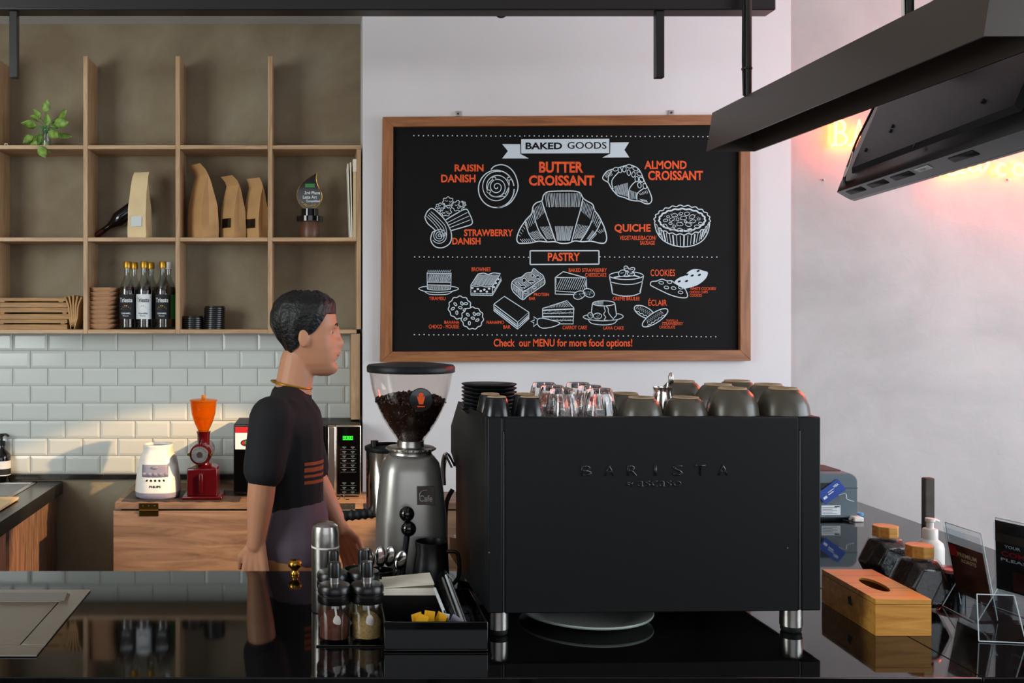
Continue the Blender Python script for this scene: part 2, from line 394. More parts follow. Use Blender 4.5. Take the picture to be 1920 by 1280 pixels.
# neon sign
yn = 4.262
t = thing('neon_sign', 'glowing orange red neon lettering on the grey wall', 'sign', (X(1740, yn), yn, Z(300, yn)))
def nt(name, strokes, r=.0058):
    if name == 'added_curl_tube': r = .012  # added curls are thickened for a stronger glow
    mb = MB()
    for s_ in strokes: mb.tube([(X(a, yn), yn, Z(b, yn)) for a, b in s_], r, 8)
    return mb.build(name, M['neon'], t, w=True)
def arc(cx, cy, rx, ry, a0, a1, n=14): return [(cx+rx*math.cos(math.radians(a0+(a1-a0)*i/n)), cy-ry*math.sin(math.radians(a0+(a1-a0)*i/n))) for i in range(n+1)]
nt('letter_tube', [[(1559, 273), (1566, 271), (1567, 228)], [(1560, 227), (1575, 226)]+arc(1576, 237, 8, 10, 80, -80)+[(1570, 248)], [(1568, 248)]+arc(1577, 260, 10, 11, 85, -85)+[(1559, 272)]])
nt('letter_tube', [[(1590, 272), (1600, 272), (1611, 226), (1622, 272)], [(1603, 257), (1619, 257)], [(1592, 272), (1604, 272)], [(1616, 272), (1628, 272)]])
nt('letter_tube', [catmull([(1762, 329), (1770, 324), (1782, 327), (1796, 324), (1806, 314), (1800, 307), (1795, 318), (1804, 324), (1814, 320), (1820, 310)])])
nt('letter_tube', [catmull([(1820, 310), (1822, 321), (1830, 319), (1836, 309), (1838, 320), (1847, 317), (1854, 303)])])
nt('letter_tube', [arc(1879, 318, 9.5, 10.5, 48, 312)]); nt('letter_tube', [arc(1911, 318, 10.5, 10.5, 0, 360, 20)])
mb = MB().box(X(1548, yn), X(1990, yn), 4.285, 4.288, Z(341, yn), Z(205, yn)); mb.build('acrylic_backing', M['backing'], t, w=True)
for a, b in ((1552, 222), (1552, 335), (1900, 222), (1900, 335)):
    MB().lathe([(.004, 4.2885), (.004, 4.2995)], (X(a, yn), 0, Z(b, yn)), 10, 'Y').build('standoff', M['silver'], t, w=True)
MB().tube([(X(1551, yn), yn+.004, Z(y, yn)) for y in (232, 250, 271)], .002).build('end_cap_wire', M['backing'], t, w=True)
for k in range(9):  # unseen curls added beyond the lettering to throw orange glow on the bar
    x = 1945+k*46
    nt('added_curl_tube', [catmull([(x, 330), (x+14, 318), (x+22, 300), (x+12, 296), (x+10, 318), (x+24, 329), (x+40, 318)])])
    if k < 8: nt('added_curl_tube', [catmull([(x, 272), (x+4, 240), (x+18, 226), (x+30, 240), (x+34, 272)])])
# ---------------------------------------------------------------- menu board
yb_ = 4.262
t = thing('menu_board', 'black chalkboard of baked goods in an orange oak frame on the white wall', 'menu board', (X(1062, 4.25), 4.28, Z(447, 4.25)))
def q2(p, d): return (X(p[0], d), d, Z(p[1], d))
OQ = [(718, 219), (1407, 214.5), (1408, 676), (713, 678.5)]; IQ = [(737.5, 237.5), (1388.5, 233.5), (1388, 656), (735.5, 659)]
for i in range(4):
    j = (i+1) % 4; d = 4.243
    fr = [q2(OQ[i], d), q2(OQ[j], d), q2(IQ[j], d), q2(IQ[i], d)]
    bk = [(p[0], 4.2795, p[2]) for p in fr]
    MB().add(fr+bk, [(0, 1, 2, 3), (7, 6, 5, 4), (0, 4, 5, 1), (1, 5, 6, 2), (2, 6, 7, 3), (3, 7, 4, 0)]).build('frame_rail', M['frame' if i % 2 == 0 else 'framez'], t, .0015, w=True)
fr = [q2(p, yb_) for p in ((736, 236), (1390, 232), (1390, 658), (734, 661))]; bk = [(p[0], 4.2795, p[2]) for p in fr]
MB().add(fr+bk, [(0, 1, 2, 3), (7, 6, 5, 4), (0, 4, 5, 1), (1, 5, 6, 2), (2, 6, 7, 3), (3, 7, 4, 0)]).build('chalkboard_panel', M['chalk'], t, w=True)
for px, py in ((859, 212), (1259, 210)):
    mb = MB(); mb.box(X(px-5, 4.27), X(px+5, 4.27), 4.272, 4.2795, Z(py+6, 4.27), Z(py-4, 4.27)); o_ = mb.build('hanger_plate', M['steel'], t, .001, w=True)
    MB().lathe([(.0045, 4.268), (.0045, 4.272)], (X(px, 4.27), 0, Z(py+1, 4.27)), 10, 'Y').build('screw', M['darkw'], o_, w=True)
W_, O_, K_ = MB(), MB(), MB()
dW = 4.2608
def bp(x, y, d=dW): return (X(x, d), d, Z(y, d))
def rib(mb, pts, w=1.5, closed=False, d=dW):
    if len(pts) > 12 and math.dist(pts[0], pts[-1]) < 2.6:
        closed = True
        if math.dist(pts[0], pts[-1]) < .05: pts = pts[:-1]
    n = len(pts); L = []; R = []
    for i, p in enumerate(pts):
        a = pts[(i-1) % n] if closed or i > 0 else p; b = pts[(i+1) % n] if closed or i < n-1 else p
        tx, ty = b[0]-a[0], b[1]-a[1]; l = math.hypot(tx, ty) or 1
        nx, ny = -ty/l*w/2, tx/l*w/2
        L.append((p[0]+nx, p[1]+ny)); R.append((p[0]-nx, p[1]-ny))
    m = n if closed else n-1
    mb.add([bp(*p, d) for p in L+R], [(i, (i+1) % n, (i+1) % n+n, i+n) for i in range(m)])
def poly(mb, pts, d=dW): mb.add([bp(*p, d) for p in pts], [tuple(range(len(pts)))])
def T(s, x0, x1, y0, y1, bold=.008, mb=None, d=dW):
    ob = MB()
    put_text(ob, s, x0, x1, -y1, -y0, lambda a, b: bp(a, -b, d), bold)
    ob.build('black_lettering' if mb else 'orange_lettering', M['chalk' if mb else 'orange'], t, w=True)
def FL(nm):
    if W_.v: W_.build(nm, M['chalkw'], t, w=True)
    if K_.v: K_.build(nm+'_shading', M['chalk'], t, w=True)
    for m_ in (W_, K_): m_.v = []; m_.f = []
def el(cx, cy, rx, ry, n=28, a0=0, a1=360, rot=0):
    o = []; k = n if a1-a0 >= 360 else n+1; c, s = math.cos(math.radians(rot)), math.sin(math.radians(rot))
    for i in range(k):
        a = math.radians(a0+(a1-a0)*i/n); x, y = rx*math.cos(a), ry*math.sin(a); o.append((cx+x*c-y*s, cy+x*s+y*c))
    return o
def R1(*p): return [(700+a/4.922, 200+b/4.922) for a, b in p]
def R2(*p): return [(1050+a/4.924, 200+b/4.924) for a, b in p]
def R3(*p): return [(700+a/5.333, 450+b/5.333) for a, b in p]
def R4(*p): return [(1050+a/5.189, 450+b/5.189) for a, b in p]
def sm(pts, c=False): return catmull(pts, 5, c)
def hatch(p0, p1, q0, q1, n, w=.8):                                    # n lines from edge p0-p1 to edge q0-q1
    for i in range(n):
        u = i/(n-1); j = random.uniform(-.04, .04)
        a = (p0[0]+(p1[0]-p0[0])*u, p0[1]+(p1[1]-p0[1])*u); b = (q0[0]+(q1[0]-q0[0])*(u+j*.3), q0[1]+(q1[1]-q0[1])*(u+j*.3)+random.uniform(-1, 1)*.4)
        rib(W_, [a, b], w)
for s in [('RAISIN', 852.4, 906.8, 308, 321.5, .03), ('DANISH', 827, 891.6, 327, 342, .03), ('STRAWBERRY', 870, 962, 429.6, 442.8, .03), ('DANISH', 848, 901, 445.4, 458.5, .03),
 ('BUTTER', 1010.8, 1093.7, 303, 324, .035), ('CROISSANT', 991.5, 1114.6, 328.5, 348, .035), ('ALMOND', 1208, 1287.6, 301, 317, .03), ('CROISSANT', 1215, 1318, 320, 337.7, .03),
 ('QUICHE', 1152, 1220, 420, 437, .03), ('VEGETABLE/BACON/', 1161.7, 1230.3, 441.7, 449.8), ('SAUSAGE', 1200, 1227.7, 451.4, 459),
 ('PASTRY', 1027.2, 1087.6, 473.4, 489.4, .03), ('TIRAMISU', 804.4, 835.4, 556, 562.5), ('BROWNIES', 884.3, 919.8, 501, 508.5), ('PROTEIN', 1001, 1029, 548.8, 555), ('BAR', 992, 1003.8, 556.5, 562.3),
 ('BAKED STRAWBERRY', 1066.4, 1137.7, 502.6, 509.7), ('CHEESECAKE', 1097, 1137, 511.7, 519), ('COOKIES', 1219.6, 1265.8, 505, 517.5, .01),
 ('WHITE COOKIES/', 1293.8, 1342.5, 538, 543.8), ('CHOCO CHIPS', 1293, 1327, 544.8, 549.8), ('COOKIES', 1293, 1316, 551, 556), ('CREME BRULEE', 1148.9, 1199.4, 556, 563),
 ('\u00c9CLAIR', 1215.7, 1250.4, 559, 573, .01), ('VANILLA', 1249, 1271.6, 598.4, 602.8), ('STRAWBERRY', 1241.4, 1280.7, 603.6, 609.4), ('CHOCOLATE', 1236.4, 1265.5, 610.5, 615.7),
 ('CARROT CAKE', 1054.8, 1100.5, 610.3, 617.3), ('LAVA CAKE', 1131.5, 1169.5, 611.5, 618), ('NANAIMO', 912.4, 945, 601, 607.2), ('BAR', 943.8, 957, 609.4, 616),
 ('BANANA', 833, 861, 601, 606.8), ('CHOCO - MOUSSE', 804, 860.3, 608.4, 615.6), ('Check  our MENU for more food options!', 925.6, 1185.5, 635, 654, .02)]: T(*s)
for y0, y1, x0, x1 in ((254.3, 256, 776, 1336), (481.5, 482, 777.5, 991), (481.6, 481.8, 1125, 1344), (627, 631, 777, 1342)):
    n = round((x1-x0)/9.08)
    for i in range(n+1): poly(W_, el(x0+(x1-x0)*i/n, y0+(y1-y0)*i/n+random.uniform(-.4, .4), 1.25, 1.15, 8))
    FL('dotted_line')
for i in range(4):
    b = [(994, 470), (1123, 469.7), (1123, 495), (994, 495.7)]; rib(W_, [b[i], b[(i+1) % 4]], 2.2)
FL('heading_box')
# banner
poly(W_, [(977.3, 261), (1142.4, 260), (1142.4, 287), (977.3, 287.6)])
poly(W_, [(941.4, 270), (975.5, 270.2), (976, 287.5), (991.5, 297), (941.4, 297), (952.3, 283)])
poly(W_, [(1144.4, 267), (1179.6, 266.6), (1170.8, 281), (1180, 295), (1128.8, 295.4), (1144, 288)])
for l in ([(976.4, 261), (976.4, 288.3), (991.5, 296)], [(977, 288.4), (991.5, 288.8), (991.5, 296)], [(1143.2, 260), (1143.2, 288), (1128.5, 295)], [(1128, 287.8), (1143.2, 287.6)]): rib(K_, l, 1, d=dW-.0006)
T('BAKED', 985.5, 1054, 267, 279.8, .03, K_, dW-.0006); T('GOODS', 1064, 1137.3, 266, 279, .01, K_, dW-.0006)
FL('banner')
# raisin danish
rib(W_, el(930.5, 354, 33.5, 35, 40), 2); rib(W_, sm(R1((1085, 580), (1120, 548), (1185, 535), (1250, 558), (1305, 620), (1335, 720), (1320, 800), (1270, 880), (1200, 922), (1140, 932))), 2)
sp = []
for i in range(150):
    a = i*.16; r_ = 1+i*.185; sp.append((931.5+r_*math.cos(a), 350.5+r_*1.04*math.sin(a)))
rib(W_, sp, 1.5)
rib(W_, sm(R1((1110, 660), (1060, 720), (1060, 790), (1110, 830), (1200, 820), (1250, 740), (1250, 665))), 1.6)
FL('raisin_danish_drawing')
for p in R1((1114, 662), (1252, 664), (1065, 782), (1208, 815)): poly(W_, el(*p, 4, 3.6)); poly(K_, el(*p, 2.6, 2.2), dW-.0006); FL('raisin_drawing')
FL('raisin_danish_drawing')
# strawberry danish
rib(W_, sm(R1((475, 1020), (500, 965), (550, 940), (640, 1020), (700, 1110), (722, 1190), (705, 1260), (640, 1300), (570, 1290), (530, 1230), (545, 1160), (570, 1140), (500, 1075), (475, 1020))), 1.9)
for k in range(4): rib(W_, sm(R1((490+k*14, 1010-k*14), (560+k*14, 1080-k*16), (610+k*18, 1150-k*16), (630+k*16, 1210-k*8))), 1.1)
sp = [(824+(.5+i*.28)*math.cos(i*.42), 442+(.5+i*.28)*math.sin(i*.42)) for i in range(52)]; rib(W_, sp, 1.3)
rib(W_, sm(R1((660, 1050), (740, 1000), (850, 945), (885, 985), (912, 1050), (905, 1085), (850, 1105), (710, 1145))), 1.9)
for k in range(3): rib(W_, R1((672+k*12, 1075+k*22), (868+k*14, 975+k*34)), 1.1)
for cx, cy, rr in ((617, 925, 40), (690, 875, 48), (780, 915, 55), (668, 965, 50), (820, 900, 32)):
    p = R1((cx, cy))[0]
    rib(W_, [(p[0]+(rr/4.922)*(1+.14*math.sin(7*i*2*PI/40))*math.cos(i*2*PI/40), p[1]+(rr/6)*(1+.14*math.sin(7*i*2*PI/40))*math.sin(i*2*PI/40)) for i in range(40)], 1.3, True)
    for k in range(4): rib(W_, el(p[0]+random.uniform(-5, 5), p[1]+random.uniform(-4, 4), 2.2, 1.6, 6, 0, 200), .8)
FL('strawberry_danish_drawing')
# butter croissant
rib(W_, sm([(969, 447), (974, 431), (984, 415), (990, 408), (997, 400), (999.5, 387), (1006, 380), (1016, 376), (1019, 366), (1026, 360), (1036, 358.5), (1056, 358), (1078, 358.4), (1088, 362), (1093, 371), (1101, 377), (1111, 383), (1115, 394), (1122, 404), (1128, 415), (1134, 429), (1137.5, 446), (1134, 455), (1124, 455.5), (1108, 452), (1092, 453), (1078, 451.5), (1066, 455.5), (1052, 456), (1040, 453), (1026, 453.5), (1010, 452), (996, 455), (980, 456), (972, 455)], True), 2.1)
SG = [[(1016, 376), (1024, 402), (1033, 427), (1042, 453)], [(1000, 394), (1005, 418), (1013, 437), (1026, 453)], [(985, 415), (990, 434), (996, 445), (1004, 452)],
      [(1093, 371), (1088, 394), (1082, 415), (1072, 452)], [(1115, 393), (1108, 418), (1099, 436), (1088, 452)], [(1127, 414), (1121, 428), (1113, 440), (1104, 451)]]
for s in SG: rib(W_, sm(s), 1.8)
hatch((1022, 362), (1089, 362), (1026, 388), (1086, 388), 24, .9); hatch((1041, 424), (1074, 424), (1045, 451), (1068, 451), 15, .9)
hatch((1001, 391), (1016, 379), (1007, 412), (1021, 398), 7, .8); hatch((1094, 377), (1112, 388), (1090, 396), (1106, 410), 8, .8)
hatch((1013, 425), (1030, 424), (1026, 448), (1039, 448), 7, .8); hatch((1084, 420), (1104, 424), (1076, 448), (1090, 446), 8, .8)
hatch((986, 413), (997, 402), (991, 427), (1003, 418), 5, .8); hatch((1115, 396), (1125, 412), (1109, 414), (1118, 426), 5, .8)
hatch((993, 436), (1006, 432), (1004, 449), (1018, 448), 6, .8); hatch((1112, 432), (1119, 438), (1100, 448), (1108, 450), 5, .8)
hatch((972, 440), (984, 420), (976, 443), (987, 425), 5, .8); hatch((975, 448), (995, 447), (981, 454), (999, 453), 6, .8); hatch((1119, 432), (1131, 428), (1126, 437), (1133, 434), 4, .8)
FL('butter_croissant_drawing')
# almond croissant
rib(W_, sm(R2((395, 650), (430, 600), (490, 575), (545, 562), (600, 545), (650, 538), (720, 570), (755, 630), (785, 700), (825, 780), (848, 850), (832, 890), (790, 895), (740, 872), (690, 868), (640, 858), (600, 840), (540, 822), (500, 785), (470, 745), (445, 700), (405, 675)), True), 1.9)
for s in (((445, 690), (450, 640), (480, 590)), ((490, 760), (480, 680), (545, 600)), ((635, 850), (640, 760), (700, 690), (760, 700)), ((710, 860), (715, 800), (770, 755))): rib(W_, sm(R2(*s)), 1.7)
for i in range(12): rib(W_, R2((500+i*11, 735-i*3), (520+i*10, 800+i*3)), .9)
for i in range(6): rib(W_, R2((650+i*11, 770+i*4), (645+i*11, 850)), .8); rib(W_, R2((730+i*14, 800-i*6), (745+i*13, 815-i*3)), .8); rib(W_, R2((410+i*11, 620-i*6), (430+i*11, 655-i*4)), .8); rib(W_, R2((735+i*12, 850+i*2), (760+i*10, 870+i*3)), .8)
for a, b, ro in ((515, 577, -10), (552, 585, 70), (594, 578, 100), (640, 550, 10), (696, 573, 25), (635, 608, 80), (678, 625, 95), (733, 620, 30), (708, 668, 85), (752, 672, 50), (733, 725, 80), (783, 732, 75)):
    p = R2((a, b))[0]; poly(K_, el(*p, 5, 3, 16, rot=ro), dW-.0006); rib(W_, el(*p, 5.2, 3.3, 16, rot=ro), 1.3, True, dW-.0008)
FL('almond_croissant_drawing')
# quiche
rib(W_, [(1279+52*(1+.025*math.sin(22*a))*math.cos(a), 412.5+27*(1+.05*math.sin(22*a))*math.sin(a)) for a in [i*2*PI/132 for i in range(132)]], 1.8, True)
rib(W_, [(1279+43*(1+.02*math.sin(19*a))*math.cos(a), 412+20.5*(1+.04*math.sin(19*a))*math.sin(a)) for a in [i*2*PI/120 for i in range(120)]], 3, True)
rib(W_, sm([(1227, 418), (1232, 436), (1243, 450), (1260, 459), (1280, 462.5), (1300, 460), (1317, 451), (1327, 436), (1331, 418)]), 1.8)
for i in range(20):
    a = math.radians(12+i*8.2); rib(W_, [(1279+50*math.cos(a), 414+28*math.sin(a)), (1279+(44 if i % 2 else 45)*math.cos(a), 430+31*math.sin(a))], 1.1 if i % 3 else 2.4)
for a, b, c_, e_ in ((975, 1048, 22, 12), (1058, 1002, 28, 15), (1115, 987, 20, 11), (1172, 988, 24, 16), (1220, 1015, 26, 18), (1140, 1027, 30, 17), (1033, 1040, 25, 14), (1085, 1040, 12, 15), (1226, 1058, 28, 14), (1280, 1036, 14, 10), (1296, 1077, 18, 12), (1263, 1104, 22, 13), (1186, 1088, 28, 17), (1106, 1083, 30, 16), (1020, 1077, 16, 10), (967, 1100, 22, 17), (1055, 1101, 16, 9), (1033, 1130, 26, 12), (1113, 1138, 28, 14), (1198, 1140, 24, 16), (1160, 1060, 14, 8), (998, 1014, 14, 9)):
    p = R2((a, b))[0]; rib(W_, el(*p, c_/4.924, e_/4.924, 14, rot=random.uniform(-20, 20)), 1, True)
for i in range(130):
    a, r_ = random.uniform(0, 2*PI), math.sqrt(random.random()); poly(W_, el(1279+39*r_*math.cos(a), 412.5+17.5*r_*math.sin(a), .42, .42, 5))
FL('quiche_drawing')
# tiramisu
rib(W_, R3((537, 325), (540, 490)), 1.3); rib(W_, R3((778, 325), (774, 490)), 1.3); rib(W_, sm(R3((540, 490), (600, 498), (720, 498), (774, 490))), 1.3); rib(W_, R3((540, 420), (776, 422)), 1.4); rib(W_, R3((540, 448), (776, 452)), 1.4); rib(W_, R3((537, 332), (778, 335)), 1.2)
hatch(*R3((560, 340), (775, 340), (548, 418), (755, 418)), 21, .8); hatch(*R3((550, 458), (772, 458), (548, 490), (768, 490)), 24, .7)
rib(W_, R3(*[(540+i*9.4, 298 if i % 2 else 326) for i in range(26)]), .9); rib(W_, R3(*[(548+i*9.4, 300 if i % 2 == 0 else 322) for i in range(24)]), .9)
rib(W_, sm(R3((536, 462), (480, 470), (456, 490), (520, 512), (650, 522), (780, 512), (850, 490), (830, 472), (776, 462))), 1.4); rib(W_, sm(R3((510, 512), (560, 540), (650, 545), (740, 540), (795, 512))), 1.3)
FL('tiramisu_drawing')
# brownies
rib(W_, sm(R3((1045, 340), (1100, 330), (1150, 342), (1200, 328), (1272, 335))), 1.6)
rib(W_, R3((1045, 340), (975, 450), (975, 550), (1190, 555), (1278, 405), (1272, 335), (1190, 465)), 1.6); rib(W_, sm(R3((975, 455), (1030, 462), (1080, 458), (1130, 468), (1190, 462))), 1.5); rib(W_, R3((1190, 465), (1190, 555)), 1.6)
rib(W_, R3((975, 530), (1190, 535), (1275, 390)), 1.2); hatch(*R3((1050, 345), (1262, 345), (990, 450), (1185, 455)), 20, .8)
for a, b in ((990, 478), (1045, 490), (1110, 495), (1158, 485), (1015, 512), (1075, 510), (1135, 515), (1225, 430), (1205, 470), (1250, 390)): poly(W_, el(*R3((a, b))[0], 2.5, 2, 9))
hatch(*R3((985, 538), (1185, 540), (985, 548), (1185, 550)), 18, .7)
FL('brownie_drawing')
# protein bar
rib(W_, sm(R3((1385, 425), (1430, 385), (1480, 370), (1530, 330), (1580, 320), (1605, 285), (1650, 320), (1700, 360), (1715, 430), (1670, 470), (1600, 520), (1540, 560), (1495, 595), (1440, 555), (1390, 500)), True), 1.6)
rib(W_, sm(R3((1385, 430), (1440, 470), (1495, 510), (1560, 480), (1630, 430), (1712, 375))), 1.5); rib(W_, R3((1495, 510), (1495, 595)), 1.4)
hatch(*R3((1400, 415), (1605, 300), (1490, 500), (1700, 380)), 22, .8); hatch(*R3((1395, 445), (1485, 510), (1400, 495), (1485, 585)), 10, .8); hatch(*R3((1505, 515), (1710, 390), (1505, 580), (1705, 430)), 18, .7)
for a, b, rx, ry in ((1440, 430, 16, 9), (1508, 402, 20, 20), (1580, 412, 32, 12), (1495, 463, 30, 13), (1645, 370, 22, 14), (1590, 355, 12, 16), (1525, 525, 22, 9), (1610, 475, 18, 9), (1440, 508, 14, 7)):
    p = R3((a, b))[0]; poly(K_, el(*p, rx/5.333, ry/5.333, 14), dW-.0006); rib(W_, el(*p, rx/5.333, ry/5.333, 14), 1, True, dW-.0008)
FL('protein_bar_drawing')
# cheesecake
rib(W_, [(1041, 520), (1056, 509), (1100, 521)], 1.6); rib(W_, [(1041, 520), (1041, 551), (1078, 552), (1100, 543), (1100, 521), (1041, 520)], 1.6); rib(W_, [(1041, 545), (1080, 548)], 1.2)
hatch((1043, 522), (1099, 523), (1043, 534), (1099, 538), 2, .7)
for i in range(14): x = 1042+i*4.1; rib(W_, [(min(1100, x+10), 522), (x, 543)], .8)
for p, ro in (((1086, 553), -20), ((1104, 549), 25)):
    poly(K_, el(*p, 11, 7.5, 20, rot=ro), dW-.0006); rib(W_, el(*p, 11, 7.5, 20, rot=ro), 1.5, True, dW-.0008)
    for i in range(18): rib(W_, [(p[0]-7+14*random.random(), p[1]-4+8*random.random())]*1+[(p[0]+random.uniform(-7, 7), p[1]+random.uniform(-4, 4))], .35, d=dW-.0008) if i < 3 else poly(W_, el(p[0]+random.uniform(-7, 7), p[1]+random.uniform(-4, 4), .6, .6, 5), dW-.0008)
FL('cheesecake_drawing')
# creme brulee
rib(W_, R4(*[(480+165+165*math.cos(math.radians(a)), 345+38*math.sin(math.radians(a))) for a in range(0, 360, 12)]), 1.6, True)
rib(W_, R4((480, 345), (510, 520)), 1.6); rib(W_, R4((813, 345), (780, 515)), 1.6); rib(W_, sm(R4((510, 520), (580, 540), (650, 545), (720, 538), (780, 515))), 1.6); rib(W_, sm(R4((488, 405), (570, 425), (650, 432), (730, 425), (805, 400))), 1.4)
rib(W_, R4((500, 425), (512, 505)), 1); rib(W_, R4((795, 425), (775, 505)), 1)
rib(W_, sm(R4((520, 365), (600, 350), (650, 352), (720, 345), (775, 360))), 2.4)
for p, rx, ry, ro in (((605, 322), 38, 30, -30), ((645, 275), 26, 20, 50), ((695, 290), 36, 20, -25), ((690, 330), 36, 18, 5)):
    q = R4(p)[0]; poly(K_, el(*q, rx/5.189, ry/5.189, 16, rot=ro), dW-.0006); rib(W_, el(*q, rx/5.189, ry/5.189, 16, rot=ro), 1.4, True, dW-.0008); rib(W_, [(q[0]-3, q[1]), (q[0]+3, q[1]-1)], .9, d=dW-.0009)
FL('creme_brulee_drawing')
# cookies
poly(W_, sm(R4((1115, 405), (1160, 365), (1215, 345), (1240, 315), (1290, 285), (1350, 285), (1400, 300), (1438, 315), (1420, 370), (1350, 430), (1270, 460), (1200, 470), (1150, 435)), True))
for a, b in ((1160, 402), (1232, 398), (1287, 345), (1345, 300), (1357, 338), (1235, 335)): poly(K_, el(*R4((a, b))[0], 3.2, 1.8, 10, rot=-25), dW-.0006)
cp = sm(R4((880, 435), (890, 405), (940, 398), (990, 380), (1040, 395), (1085, 395), (1120, 420), (1180, 455), (1220, 480), (1240, 550), (1180, 560), (1080, 535), (980, 490), (900, 450)), True)
poly(K_, cp, dW-.0003); rib(W_, cp, 1.7, True, dW-.0007)
for a, b in ((985, 415), (1065, 408), (1035, 460), (1105, 467), (1172, 508), (1175, 462)): rib(W_, el(*R4((a, b))[0], 4.5, 2.6, 12, rot=10), 1.2, True, dW-.0008)
FL('cookies_drawing')
# banana choco-mousse cookies
for cx, cy, rr, dd in ((865, 675, 112, .0004), (990, 780, 108, .0007)):
    p = R3((cx, cy))[0]; g = [(p[0]+rr/5.333*(1+.05*math.sin(11*a))*math.cos(a), p[1]+rr/5.333*(1+.05*math.sin(11*a))*math.sin(a)) for a in [i*2*PI/88 for i in range(88)]]
    poly(K_, g, dW-dd); rib(W_, g, 1.7, True, dW-dd-.0002)
    for a, b in ((-45, -35), (20, -42), (-30, 50), (50, 20), (5, 0), (60, -40), (-70, 10)):
        q = (p[0]+a/5.333, p[1]+b/5.333); rib(W_, el(*q, 3.6, 2, 10, rot=a*3), 1.5, True, dW-dd-.0002)
FL('mousse_cookies_drawing')
# nanaimo bar
rib(W_, R3((1205, 640), (1310, 562), (1555, 720), (1443, 820), (1205, 640)), 1.6); rib(W_, R3((1205, 640), (1205, 705), (1443, 890), (1555, 785), (1555, 720)), 1.6); rib(W_, R3((1443, 820), (1443, 890)), 1.5)
rib(W_, R3((1205, 665), (1443, 848), (1555, 745)), 1.2); rib(W_, R3((1205, 685), (1443, 868), (1555, 765)), 2.4)
FL('nanaimo_bar_drawing')
# carrot cake
rib(W_, [(1017.5, 578), (1063, 563.5), (1076, 577)], 1.6); rib(W_, [(1017.5, 578), (1017.5, 598)], 1.6); rib(W_, [(1076, 577), (1074.5, 607), (1040, 607)], 1.6)
for k in range(4): rib(W_, [(1018, 581.5+k*6), (1075, 579+k*7.2)], 1.1 if k % 2 else 2.4)
hatch((1024, 577), (1072, 575), (1030, 574), (1064, 565), 16, .7)
for i in range(130): poly(W_, el(random.uniform(1020, 1074), random.choice((586, 600))+random.uniform(-3, 3), .45, .45, 5))
cr = sm(R3((1640, 800), (1680, 780), (1760, 795), (1865, 828), (1800, 865), (1700, 880), (1650, 855)), True); poly(K_, cr, dW-.0006); rib(W_, cr, 1.5, True, dW-.0008)
rib(W_, R3((1645, 830), (1600, 865), (1605, 825), (1572, 815), (1610, 800), (1602, 765), (1650, 795)), 1.4, d=dW-.0008); hatch(*R3((1660, 782), (1820, 810), (1668, 805), (1815, 825)), 12, 1.1)
FL('carrot_cake_drawing')
# lava cake
rib(W_, R4(*[(425+108*math.cos(math.radians(a)), 615+25*math.sin(math.radians(a))) for a in range(0, 360, 12)]), 1.5, True)
rib(W_, R4((315, 620), (303, 720)), 1.5); rib(W_, R4((535, 620), (550, 730), (525, 758)), 1.5); rib(W_, sm(R4((430, 655), (440, 690), (425, 720), (445, 750), (430, 775), (480, 780), (520, 770), (495, 740), (470, 700), (468, 665), (440, 640), (430, 655))), 1.3)
hatch(*R4((330, 600), (420, 592), (325, 625), (415, 632)), 12, .6)
rib(W_, sm(R4((303, 722), (240, 735), (228, 752), (280, 772), (420, 785), (560, 772), (615, 745), (590, 722), (550, 715))), 1.4); rib(W_, sm(R4((275, 775), (310, 810), (420, 825), (520, 812), (560, 775))), 1.4)
for p, r_ in (((295, 732), 5), ((365, 738), 8)):
    q = R4(p)[0]; poly(K_, el(*q, r_, 5.5, 14), dW-.0006); rib(W_, el(*q, r_, 5.5, 14), 1.2, True, dW-.0008)
    for i in range(12): poly(W_, el(q[0]+random.uniform(-4, 4), q[1]+random.uniform(-3.5, 3.5), .55, .55, 5), dW-.0008)
FL('lava_cake_drawing')
# eclairs
for c_, ro, dd in (((822, 700), 27, .0004), ((925, 755), -33, .0008)):
    q = R4(c_)[0]; g = el(*q, 21 if dd < .0005 else 28, 9.5, 26, rot=ro); poly(K_, g, dW-dd); rib(W_, g, 1.7, True, dW-dd-.0002)
    c, s = math.cos(math.radians(ro)), math.sin(math.radians(ro)); zz = []
    for i in range(19): a = -17+i*1.9; b = -5.5 if i % 2 else 1.5; zz.append((q[0]+a*c-b*s, q[1]+a*s+b*c))
    rib(W_, zz, 1, d=dW-dd-.0002)
    zz = [(q[0]+a*c-(5+math.sin(a*.8))*s, q[1]+a*s+(5+math.sin(a*.8))*c) for a in range(-20, 21)]; rib(W_, zz, 1.1, d=dW-dd-.0002)
FL('eclair_drawing')
